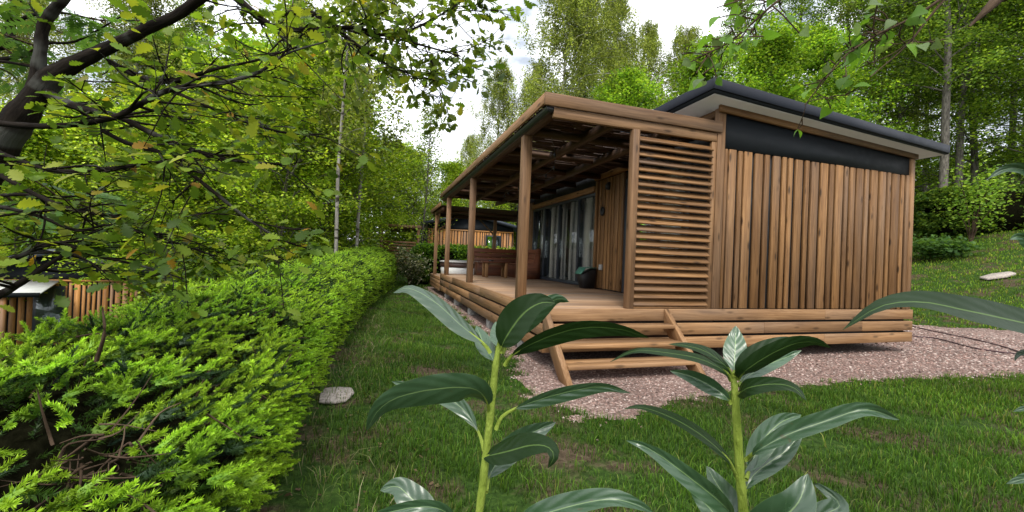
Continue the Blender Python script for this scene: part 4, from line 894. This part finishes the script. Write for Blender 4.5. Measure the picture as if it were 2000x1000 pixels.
mb = MB(); bx(mb, 3.06, 3.28, -.061, -.0605, 1.17, 2.18); mb.build('curtain', CURT, fr)
pr = MB(); bx(pr, -2.3, -.3, -1.0, 3, 2.36, 2.52); pr.build('porch_roof', W_PERG, t)
for x in (-.45, -2.2): mb = MB(); bx(mb, x, x + .12, -.95, -.83, .2, 2.36); mb.build('porch_post', W_PERG, t)
mb = MB(); [bx(mb, -2.1, -.5, -.9, -.88, .5 + k * .14, .59 + k * .14) for k in range(9)]; mb.build('slatted_screen', W_CLAD, t)
mb = MB(); bx(mb, -.25, -.03, .3, 3, .2, 2.3); mb.build('porch_wall', BLACK, t)

o = np.array(at(-95, 640, 11.5)); o[2] = -2.08
t, W, bx = far_cabin('neighbour_cabin', 'timber cabin with white awning half hidden behind the hedge at the left edge', o, .22, 3.9, 5, 2.3, .55, rng, True)
fr = MB(); bx(fr, 1.55, 2.2, -.05, -.001, .4, 1.9); fr = fr.build('window', FRAME, t)
mb = MB(); bx(mb, 1.62, 2.13, -.06, -.051, .47, 1.83); mb.build('pane', GLASS, fr)
mb = MB(); mb.prism([W(-.6, -1.3, 1.78), W(2.1, -1.3, 1.78), W(2.1, -.05, 2.05), W(-.6, -.05, 2.05)], (0, 0, .03)); mb.build('awning', WHITE, t)
mb = MB(); bx(mb, -.6, 2.1, -1.36, -1.301, 1.70, 1.82); mb.build('awning_rail', ANTH, t)
for x in (-.5, 1.35): mb = MB(); bx(mb, x, x + .11, -1.3, -1.2, 0, 1.77); mb.build('awning_post', W_FAR, t)

# ------------------------------------------------------------------ oak limb, rowan and lime twigs in the foreground
ro = np.random.default_rng(55)
def leaf_tpl(st, fold=.12, droop=.18):
    V = []; 
    for t, wd in st: z = -droop * t * t; V += [(-wd, t, z + fold * wd * 2), (0, t, z), (wd, t, z + fold * wd * 2)]
    Fq = []
    for i in range(len(st) - 1): a = 3 * i; Fq += [(a, a + 1, a + 4, a + 3), (a + 1, a + 2, a + 5, a + 4)]
    return np.array(V), [np.array(Fq)]
OAK = leaf_tpl([(0, .012), (.12, .02), (.2, .10), (.26, .16), (.31, .10), (.38, .23), (.45, .26), (.5, .15), (.58, .30), (.65, .31), (.7, .19), (.78, .28), (.84, .25), (.88, .17), (.95, .15), (1, .03)])
HEART = leaf_tpl([(-.25, .008), (0, .012), (.02, .28), (.12, .41), (.3, .42), (.5, .33), (.7, .2), (.85, .1), (1, .005)], .1, .25)
def rowan_tpl():
    V = []; Fq = []
    for k in range(7):
        for s in (-1, 1):
            y = .22 + .115 * k; L = .30 * (1 - .06 * abs(k - 2)); d = np.array([s * .88, .47]); q = np.array([-d[1], d[0]]) * .055; b = len(V)
            for u, wv in ((0, .2), (.35, 1), (.7, .85), (1, .05)):
                for e in (-1, 1): p = d * L * u + q * wv * e; V.append((p[0], y + p[1], -.06 * u - .10 * y * y))
            for i in range(3): Fq.append((b + 2 * i, b + 2 * i + 1, b + 2 * i + 3, b + 2 * i + 2))
    b = len(V); V += [(-.008, 0, 0), (.008, 0, 0), (.005, 1, -.1), (-.005, 1, -.1)]; Fq.append((b, b + 1, b + 2, b + 3)); return np.array(V), [np.array(Fq)]
ROWAN = rowan_tpl()
def limb(pts, n=5):                          # (px, py, depth, radius in photo px)
    P = smooth([at(a, b, d) for a, b, d, r in pts], n); r = np.interp(np.linspace(0, len(pts) - 1, len(P)), np.arange(len(pts)), [q[3] * q[2] / F for q in pts]); return P, r
def grow(bm, limbs, n, L, leafpos, rg, flat=.35, sub=3, start=.15, fwd=.8):
    for P, r in limbs:
        ln = np.linalg.norm(np.diff(P, axis=0), axis=1).sum(); k = max(2, int(n * ln))
        for _ in range(k):
            t = rg.uniform(start, 1) * (len(P) - 1.01); i = int(t); o = P[i] + (P[i + 1] - P[i]) * (t - i); tg = nrm(P[i + 1] - P[i])
            d = nrm(tg * fwd + rg.normal(0, 1, 3) * np.array([1, 1, flat])); l = L * rg.uniform(.4, 1.2)
            e1 = o + d * l * .5 + rg.normal(0, .05, 3) * l; e2 = o + d * l + rg.normal(0, .14, 3) * l - (0, 0, .06 * l); Q = smooth([o, e1, e2], 3)
            bm.tube(Q, np.linspace(min(r[i] * .6, .0075), .002, len(Q)), 4, cap=False); leafpos.append((Q[-1], nrm(Q[-1] - Q[-2])))
            for s in range(sub):
                j = rg.integers(1, len(Q) - 1); d2 = nrm(d + rg.normal(0, .8, 3) * np.array([1, 1, flat])); f = Q[j] + d2 * l * rg.uniform(.2, .55)
                bm.tube([Q[j], (Q[j] + f) / 2 + rg.normal(0, .012, 3), f], [.0028, .0022, .0012], 3, cap=False); leafpos.append((f, d2))
def leaves(tpl, lp, per, size, pal, mat, name, root, rg, spread=.03, hang=.15, tilt=.45, keep=1.):
    O = np.array([a for a, b in lp]); d = np.array([b for a, b in lp]); k = rg.uniform(0, 1, len(O)) < keep; O, d = O[k], d[k]
    i = np.repeat(np.arange(len(O)), per); n = len(i); a = rg.uniform(0, 6.28, n)
    dd = d[i] * .6 + np.stack([np.cos(a), np.sin(a), rg.normal(-hang, .3, n)], -1); X, Yv, Z = frames(dd, np.stack([rg.normal(0, tilt, n), rg.normal(0, tilt, n), np.ones(n)], -1))
    s = (size * rg.uniform(.55, 1.25, n))[:, None]; pal = np.array(pal); c = pal[rg.integers(0, len(pal), n)] * rg.uniform(.75, 1.25, (n, 1))
    mb = MB(); mb.scatter(tpl[0], tpl[1], O[i] + rg.normal(0, spread, (n, 3)), X * s, Yv * s, Z * s, c); return mb.build(name, mat, root)
oak = thing('oak_tree', 'dark forked oak leaning in from the left edge above the hedge', 'tree', (-3.4, 2.2, float(terrain(-3.4, 2.2))))
D0 = 2.3
base = np.array([-3.4, 2.2, float(terrain(-3.4, 2.2)) - .1])
trunk = [(-90, 420, 2.3, 36), (-40, 345, 2.3, 32), (5, 275, 2.3, 28), (50, 215, 2.3, 24), (84, 162, 2.3, 20)]
tp, tr = limb(trunk); tp = np.concatenate([smooth([base, (base + tp[0]) / 2 + (-.12, 0, 0), tp[0]], 4)[:-1], tp]); tr = np.concatenate([np.linspace(.2, tr[0], 8), tr])
bm = MB()
major = [
 [(66, 190, 2.3, 14), (78, 110, 2.3, 10), (84, 55, 2.3, 9.5), (105, 20, 2.3, 9.5), (140, -20, 2.3, 9), (190, -70, 2.3, 8)],
 [(66, 192, 2.3, 22), (110, 145, 2.3, 17), (180, 108, 2.3, 12), (230, 85, 2.28, 11), (290, 55, 2.26, 10), (345, 30, 2.25, 9), (400, -10, 2.22, 10), (470, -60, 2.2, 8)],
 [(78, 170, 2.3, 12), (110, 192, 2.28, 9), (160, 212, 2.25, 7), (230, 228, 2.2, 5.5), (300, 262, 2.2, 5), (370, 290, 2.2, 4.2), (450, 312, 2.2, 3.4), (560, 322, 2.2, 2.2)],
 [(-30, 238, 2.0, 6), (60, 246, 2.0, 6), (150, 243, 2.0, 5.6), (225, 228, 2.0, 5.4), (265, 208, 2.0, 5.2), (310, 184, 2.0, 5), (355, 170, 2.0, 4.4), (440, 160, 2.0, 3.8), (510, 138, 2.05, 3), (560, 105, 2.05, 2.2), (640, 80, 2.1, 1.6)],
 [(440, -20, 2.5, 7), (480, 12, 2.5, 7), (515, 42, 2.5, 7), (545, 55, 2.5, 5.2), (620, 58, 2.5, 4.2), (690, 54, 2.5, 3.6), (760, 72, 2.55, 2.6), (830, 90, 2.55, 2), (900, 110, 2.6, 1.4)],
 [(540, 30, 2.7, 4.5), (600, 22, 2.7, 4.5), (650, 50, 2.7, 4), (700, 90, 2.7, 3.2), (760, 128, 2.7, 2.6), (830, 152, 2.7, 2), (885, 165, 2.7, 1.3)],
 [(640, 45, 2.6, 3), (720, 68, 2.6, 3), (790, 62, 2.6, 2.6), (850, 35, 2.6, 2), (905, 0, 2.6, 1.6), (940, -30, 2.6, 1.2)],
 [(-20, 290, 1.9, 5), (40, 315, 1.9, 5), (120, 335, 1.9, 4.6), (230, 328, 1.95, 4), (300, 318, 1.95, 3), (400, 340, 2, 2.2)],
 [(200, 255, 2.1, 4), (250, 280, 2.1, 4.2), (320, 300, 2.1, 3.6), (380, 345, 2.1, 3.8), (430, 385, 2.1, 3.6), (480, 425, 2.1, 2.8), (550, 470, 2.1, 1.7)],
 [(330, 175, 2.3, 3.4), (400, 205, 2.3, 3), (470, 235, 2.3, 2.6), (560, 260, 2.35, 2), (640, 262, 2.4, 1.3)],
 [(210, 120, 2.35, 6), (270, 148, 2.35, 5), (330, 160, 2.35, 4), (420, 135, 2.35, 3.2), (500, 118, 2.4, 2.4), (580, 92, 2.4, 1.6)],
 [(-20, 330, 2.1, 5), (60, 375, 2.1, 4.5), (140, 410, 2.1, 4), (230, 425, 2.15, 3), (330, 470, 2.2, 2), (420, 500, 2.2, 1.4)],
 [(-20, 520, 1.9, 6), (40, 500, 1.9, 5), (110, 475, 1.95, 4), (190, 500, 2, 3), (280, 520, 2.05, 2), (360, 545, 2.1, 1.3)],
 [(-20, 400, 2.0, 4), (70, 420, 2.0, 3.6), (150, 450, 2.0, 3), (210, 440, 2.0, 2), (280, 455, 2.0, 1.4)],
 [(-30, 590, 1.9, 9), (20, 565, 1.9, 7), (75, 530, 1.9, 5), (130, 495, 1.95, 3), (190, 470, 2, 1.6)],
]
lims = [limb(q) for q in major]
k = len(tp) - 4; P = np.concatenate([tp[:k], lims[1][0][4:]]); r = np.concatenate([tr[:k], lims[1][1][4:]]); k2 = np.ones(5) / 5
r = np.convolve(np.pad(r, 2, 'edge'), k2, 'valid'); bm.tube(P, r * (1 + .05 * np.sin(np.arange(len(r)) * 2.3)), 12)
for i, (P, r) in enumerate(lims):
    if i == 1: continue
    bm.tube(P, r * (1 + .08 * np.sin(np.arange(len(r)) * 1.9)), 8)
bm.build('trunk', BK_OAK, oak, smooth=True)
tw = MB(); lp = []; grow(tw, lims[2:], 13, .38, lp, ro, .3, 3); grow(tw, lims[:2], 3, .3, lp, ro, .5, 3, .4)
far_lp = []; grow(tw, [lims[4], lims[5], lims[6]], 9, .30, far_lp, ro, .55, 3, .35)
tw.build('twigs', BK_OAK, oak)
OP = [(.14, .23, .025), (.10, .17, .022), (.19, .27, .03), (.26, .30, .035), (.06, .11, .016)]
leaves(OAK, lp, 3, .078, OP, OAKL, 'crown', oak, ro, .03, .1, .5, .8)
leaves(OAK, far_lp, 5, .062, [(.10, .15, .02), (.15, .20, .028), (.07, .11, .015)], OAKL, 'crown', oak, ro, .025, .35, .8)
yl = [lp[i] for i in ro.integers(0, len(lp), 60)]; leaves(OAK, yl, 1, .085, [(.32, .26, .03), (.34, .20, .03), (.25, .24, .03)], OAKL, 'crown', oak, ro, .04, .3, .7)

rowan = thing('rowan_tree', 'rowan with feathery leaflets at the upper left corner behind the oak', 'tree', (-4.6, 3.0, float(terrain(-4.6, 3.0))))
bs = np.array([-4.6, 3.0, float(terrain(-4.6, 3.0)) - .1]); l0 = [(20, 85, 2.9, 7), (22, 40, 2.9, 7), (38, -10, 2.9, 6), (70, -60, 2.9, 5)]
rl = [limb(l0), limb([(-30, 40, 2.9, 5), (15, 50, 2.9, 4), (60, 30, 2.9, 3), (120, 25, 2.9, 2.4), (200, 40, 2.9, 1.6), (280, 40, 2.9, 1)]), limb([(-30, 120, 2.7, 5), (40, 110, 2.7, 4), (90, 85, 2.7, 3), (150, 80, 2.8, 2), (240, 30, 2.8, 1.4)]), limb([(-40, 130, 2.6, 5), (0, 120, 2.6, 3), (60, 130, 2.6, 2)]), limb([(-60, 400, 2.6, 5), (20, 380, 2.6, 4), (120, 385, 2.6, 2.5), (240, 370, 2.6, 1.5)])]
bm = MB(); q = smooth([bs, bs + (.1, .1, 1.6), rl[0][0][0]], 5); bm.tube(q, np.linspace(.07, .025, len(q)), 8); [bm.tube(P, r, 6) for P, r in rl]; bm.build('trunk', BK_OAK, rowan, smooth=True)
tw = MB(); lp = []; grow(tw, rl, 7, .3, lp, ro, .5, 2); tw.build('twigs', TWIG, rowan)
leaves(ROWAN, lp, 2, .17, [(.09, .19, .04), (.12, .23, .05), (.07, .14, .04)], OAKL, 'crown', rowan, ro, .02, .2, .4)

lime = thing('lime_tree', 'lime twigs with heart-shaped leaves hanging in at the upper right', 'tree', (3.6, -.6, 0))
ll = [limb([(2120, -420, 1.5, 14), (1900, -180, 1.45, 5), (1640, -60, 1.4, 3.5), (1530, -5, 1.4, 2.6), (1470, 45, 1.4, 2.2), (1420, 85, 1.4, 1.8), (1372, 108, 1.4, 1.2)]), limb([(2120, -420, 1.5, 14), (2000, -150, 1.45, 5), (1860, -20, 1.4, 3), (1780, 35, 1.4, 2.4), (1710, 70, 1.4, 2), (1650, 110, 1.4, 1.6), (1600, 170, 1.4, 1.2), (1572, 205, 1.4, 1)]),
      limb([(2120, -420, 1.5, 14), (2010, -75, 1.1, 11), (1946, 0, 1.05, 10), (1893, 52, 1.05, 1.5)]), limb([(1860, -20, 1.4, 3), (1810, 40, 1.4, 2), (1770, 90, 1.4, 1.6), (1700, 150, 1.4, 1)]), limb([(1640, -60, 1.4, 3), (1560, -30, 1.4, 2), (1480, -10, 1.4, 1.6), (1400, 15, 1.4, 1)])]
top = at(2120, -420, 1.5); bm = MB(); q = smooth([np.array([3.6, -.6, -.1]), np.array([3.5, -.4, 1.8]), top], 6); bm.tube(q, np.linspace(.09, .028, len(q)), 8); [bm.tube(P, r, 6) for P, r in ll]; bm.build('trunk', TWIG, lime, smooth=True)
tw = MB(); lp = []; grow(tw, [ll[0], ll[1], ll[3], ll[4]], 13, .11, lp, ro, .8, 1, .45); tw.build('twigs', TWIG, lime)
leaves(HEART, lp, 1, .045, [(.13, .27, .03), (.16, .31, .035), (.10, .21, .03), (.15, .22, .09)], OAKL, 'crown', lime, ro, .006, .7, .8, .95)

# ------------------------------------------------------------------ cherry laurels close to the camera
rl_ = np.random.default_rng(88)
def laurel(label, stem, leafs, foot):
    t = thing('laurel_plant', label, 'plant', foot, 'young laurels in front of the lawn')
    P, r = limb(stem, 6); r = r * .56; foot = np.array(foot); q = smooth([foot, foot * .5 + P[0] * .5 + (0, .0, -.02), P[0]], 5)[:-1]
    P = np.concatenate([q, P]); r = np.concatenate([np.linspace(r[0] * 1.5, r[0], len(q)), r]); r = r * (1 + .06 * np.sin(np.arange(len(r)) * 1.7))
    mb = MB(); mb.tube(P, r, 10); mb.build('stem', LSTEM, t, smooth=True)
    for lf in leafs:
        pts, wpx, aL, aR, D, shade = lf['p'], lf['w'], lf.get('L', 35), lf.get('R', 35), lf.get('D', .5), lf.get('c', 1.)
        dz = lf.get('dz', [0.] * len(pts)); M = smooth([at(a, b, D + e) for (a, b), e in zip(pts, dz)], 6)
        n = len(M); sl = np.concatenate([[0], np.cumsum(np.linalg.norm(np.diff(M, axis=0), axis=1))]); sl /= sl[-1]; s = np.linspace(0, 1, 22)
        M = np.stack([np.interp(s, sl, M[:, k]) for k in range(3)], -1); T = nrm(np.gradient(M, axis=0)); view = nrm(M - CPOS); side = nrm(np.cross(T, view)); tow = nrm(np.cross(side, T)); tow = tow * np.where((tow * view).sum(1) > 0, -1, 1)[:, None]
        pet = lf.get('pet', .12); u = np.clip((s - pet) / (1 - pet), 0, 1); prof = np.where(s < pet, .0, np.sin(np.pi * u ** .82) ** .75 * (1 - .12 * u)); prof = np.maximum(prof, .0); wd = .80 * wpx * D / F * prof
        us = np.linspace(-1, 1, 9); V = []; B = []
        for i in range(len(s)):
            for a in us:
                ang = R(aR if a > 0 else aL) + R(lf.get('tw', 0)) * s[i]; sg = 1 if a > 0 else -1; aa = abs(a)
                curl = lf.get('curl', .18) * aa * aa; wavy = .05 * math.sin(s[i] * 17 + sg * 1.3 + wpx) * aa
                off = side[i] * sg * math.cos(ang) * aa * wd[i] + tow[i] * ((math.sin(ang) * aa - curl + wavy) * wd[i]); V.append(M[i] + off); B.append((a, s[i], shade))
        i = np.arange(len(s) - 1)[:, None] * 9; j = np.arange(8)[None]; Fq = np.stack([i + j, i + j + 1, i + j + 10, i + j + 9], -1).reshape(-1, 4)
        Fq = Fq[np.repeat(prof[1:] > 0, 8)]
        if lf.get('top', True): Fq = Fq[:, ::-1]
        k = rl_.uniform(.85, 1.15) * shade; mb = MB(); mb.add(V, Fq, np.full((len(V), 3), k), B); o = mb.build('leaf', LAUREL, t, smooth=True)
        mb = MB(); ee = max(3, int(pet * 22) + 4); pr = np.linspace(.0026, .0012, ee) * D / .5; mb.tube(M[:ee] - tow[:ee] * .0016, pr, 6); mb.build('leaf_stalk', LSTEM, o, smooth=True)
# p: midrib from stalk to tip in photo pixels; w: half width; L/R: fold of each half towards (+) or away from (-) the lens; top False shows the underside
A = [
 dict(p=[(958, 690), (945, 672), (900, 635), (850, 590), (800, 563), (768, 572)], w=40, L=-62, R=45, dz=[0, 0, .01, .02, .03, .035], pet=.10),
 dict(p=[(968, 720), (962, 700), (945, 672), (936, 650), (930, 636)], w=26, L=20, R=30, dz=[0, .02, .04, .06, .07], pet=.2, c=1.3),
 dict(p=[(975, 690), (978, 668), (972, 645), (968, 628)], w=30, L=25, R=25, dz=[0, .02, .04, .05], pet=.12, c=1.3),
 dict(p=[(978, 690), (985, 665), (1020, 615), (1055, 592), (1085, 592)], w=46, L=40, R=-10, dz=[0, -.01, -.02, -.025, -.03], top=False, curl=-.1, c=.8),
 dict(p=[(982, 690), (1000, 655), (1045, 615), (1085, 585), (1112, 590)], w=34, L=-40, R=30, dz=[0, .01, .015, .02, .02], c=1.2),
 dict(p=[(985, 715), (1005, 690), (1070, 658), (1140, 640), (1210, 643), (1268, 660)], w=30, L=-25, R=55, dz=[0, -.01, -.02, -.03, -.03, -.02], top=False, pet=.10, c=.8),
 dict(p=[(955, 810), (950, 780), (920, 758), (850, 760), (780, 775), (740, 800), (716, 842)], w=42, L=38, R=-35, dz=[0, -.02, -.04, -.05, -.06, -.06, -.05], pet=.10, c=1.1),
 dict(p=[(945, 880), (935, 845), (905, 800), (860, 770), (800, 755), (765, 745)], w=30, L=38, R=35, dz=[0, .02, .04, .06, .07, .08], pet=.18, c=1.15),
 dict(p=[(968, 840), (985, 810), (1040, 785), (1110, 765), (1180, 755), (1232, 768)], w=24, L=-10, R=52, dz=[0, .0, .01, .02, .02, .01], pet=.20, c=1.1),
 dict(p=[(942, 893), (990, 882), (1035, 870), (1068, 872), (1082, 890), (1070, 915)], w=36, L=42, R=-30, dz=[0, -.03, -.05, -.06, -.07, -.07], pet=.02, top=False, c=.85),
 dict(p=[(950, 960), (958, 925), (985, 885), (1030, 850), (1086, 824)], w=40, L=15, R=45, dz=[0, .02, .03, .04, .05], pet=.14, c=1.2),
]
laurel('tall laurel with thick green stem in front of the terrace steps', [(928, 1060, .5, 14), (940, 970, .5, 14), (950, 880, .5, 13.5), (960, 790, .5, 13), (968, 715, .5, 12), (976, 665, .5, 7)], A, (.16, .52, 0))
Bq = [
 dict(p=[(1434, 730), (1434, 712), (1436, 680), (1437, 655), (1437, 636)], w=29, L=8, R=12, dz=[0, .01, .02, .03, .035], pet=.08, curl=.05, c=1.35),
 dict(p=[(1430, 735), (1420, 718), (1385, 690), (1345, 676), (1305, 672)], w=19, L=-50, R=58, dz=[0, -.01, -.02, -.02, -.02], pet=.08, top=False, c=.95),
 dict(p=[(1428, 745), (1415, 725), (1370, 702), (1310, 690), (1240, 685), (1190, 708)], w=20, L=-60, R=60, dz=[0, -.02, -.04, -.05, -.05, -.05], pet=.06, top=False, c=.9),
 dict(p=[(1438, 738), (1450, 715), (1480, 690), (1530, 668), (1562, 664)], w=24, L=55, R=-10, dz=[0, -.01, -.015, -.02, -.02], pet=.05, top=False, c=1.1),
 dict(p=[(1440, 742), (1455, 725), (1500, 695), (1550, 672), (1590, 668), (1622, 680)], w=30, L=-55, R=40, dz=[0, -.02, -.03, -.04, -.05, -.05], pet=.05, top=False, c=.8),
 dict(p=[(1442, 752), (1460, 735), (1500, 712), (1540, 696), (1566, 684)], w=24, L=40, R=30, dz=[0, .01, .02, .03, .03], pet=.05, c=1.3),
 dict(p=[(1428, 790), (1418, 775), (1390, 755), (1350, 735), (1308, 724)], w=29, L=48, R=40, dz=[0, .0, .01, .015, .02], pet=.08, c=1.25),
 dict(p=[(1438, 775), (1460, 758), (1510, 750), (1550, 757), (1575, 782)], w=27, L=48, R=-45, dz=[0, -.03, -.05, -.06, -.07], pet=.06, top=False, c=.9),
 dict(p=[(1440, 935), (1420, 895), (1370, 850), (1310, 815), (1250, 795), (1216, 800)], w=24, L=-52, R=60, dz=[0, -.02, -.03, -.04, -.05, -.05], pet=.16, top=False, c=.85),
 dict(p=[(1455, 900), (1480, 880), (1540, 848), (1620, 820), (1690, 800), (1757, 820)], w=30, L=52, R=40, dz=[0, -.02, -.03, -.04, -.05, -.04], pet=.10, c=1.25),
 dict(p=[(1458, 935), (1468, 905), (1490, 860), (1525, 825), (1565, 810)], w=36, L=25, R=40, dz=[0, .02, .03, .04, .05], pet=.12, c=1.2),
 dict(p=[(1452, 965), (1470, 930), (1500, 905), (1535, 880), (1570, 840)], w=34, L=40, R=35, dz=[0, .01, .02, .025, .03], pet=.06, c=1.2),
 dict(p=[(1436, 1010), (1400, 975), (1350, 935), (1290, 890), (1250, 868), (1222, 860)], w=32, L=45, R=35, dz=[0, -.02, -.03, -.03, -.03, -.02], pet=.04, c=1.15),
 dict(p=[(1440, 1030), (1425, 985), (1400, 945), (1380, 910)], w=34, L=15, R=30, dz=[0, .02, .03, .04], pet=.04, c=1.2),
 dict(p=[(1430, 1060), (1400, 1010), (1365, 970), (1345, 952)], w=28, L=20, R=20, dz=[0, .01, .02, .02], pet=.04, c=1.3),
 dict(p=[(1470, 1070), (1520, 1020), (1560, 980), (1578, 925)], w=62, L=28, R=35, dz=[0, -.04, -.05, -.04], pet=.02, c=1.1),
 dict(p=[(1480, 1080), (1600, 1010), (1640, 985), (1600, 950), (1590, 945)], w=34, L=30, R=35, dz=[0, -.02, .0, .02, .03], pet=.02, c=1.0),
]
laurel('tall laurel with one upright top leaf, in front of the gravel', [(1462, 1080, .5, 16), (1452, 1000, .5, 16), (1445, 920, .5, 15), (1440, 840, .5, 14), (1436, 780, .5, 13), (1433, 735, .5, 9)], Bq, (.36, .40, 0))
Cq = [
 dict(p=[(900, 1040), (870, 1000), (830, 990), (770, 998), (700, 1020)], w=24, L=50, R=30, dz=[0, -.02, -.03, -.03, -.02], pet=.1, c=1.2),
 dict(p=[(850, 1040), (830, 1000), (800, 970), (775, 950), (742, 958)], w=40, L=20, R=20, dz=[0, .02, .03, .04, .04], pet=.02, c=1.25),
]
laurel('low laurel shoot at the bottom edge beside the foot of the hedge', [(905, 1120, .5, 9), (900, 1080, .5, 9), (898, 1040, .5, 8)], Cq, (.06, .5, 0))
Eq = [dict(p=[(985, 1060), (1040, 1015), (1110, 990), (1190, 975), (1240, 985), (1278, 1002)], w=34, L=55, R=25, dz=[0, -.02, -.03, -.04, -.04, -.03], pet=.05, c=1.2)]
laurel('low laurel shoot with one broad leaf at the bottom edge between two stems', [(985, 1120, .46, 9), (985, 1080, .46, 9), (985, 1055, .46, 8)], Eq, (.12, .42, 0))
Dq = [
 dict(p=[(2110, 660), (2060, 645), (1960, 622), (1880, 605), (1800, 590), (1720, 598), (1645, 645)], w=50, L=-45, R=62, dz=[0, -.03, -.04, -.05, -.05, -.05, -.04], pet=.03, top=False, curl=-.05, c=.85),
 dict(p=[(2100, 420), (2060, 375), (2010, 335), (1965, 330), (1928, 350)], w=26, L=40, R=50, dz=[0, 0, .0, .0, .0], pet=.04, c=1.0),
 dict(p=[(2110, 520), (2070, 490), (2030, 475), (1990, 462), (1972, 468)], w=34, L=40, R=20, dz=[0, 0, 0, 0, 0], pet=.04, c=1.4),
 dict(p=[(2110, 760), (2070, 720), (2020, 690), (1990, 692), (1982, 706)], w=22, L=40, R=50, dz=[0] * 5, pet=.04, c=.8),
 dict(p=[(2110, 850), (2060, 810), (2010, 798), (1978, 804)], w=22, L=40, R=50, dz=[0] * 4, pet=.04, c=1.1),
 dict(p=[(2110, 980), (2060, 945), (2010, 935), (1965, 945)], w=26, L=40, R=50, dz=[0] * 4, pet=.04, c=1.2),
]
laurel('laurel reaching in from the right edge with one long arching leaf', [(2125, 1100, .5, 13), (2118, 900, .5, 12), (2112, 700, .5, 11), (2105, 480, .5, 8), (2100, 400, .5, 6)], Dq, (.78, .22, 0))
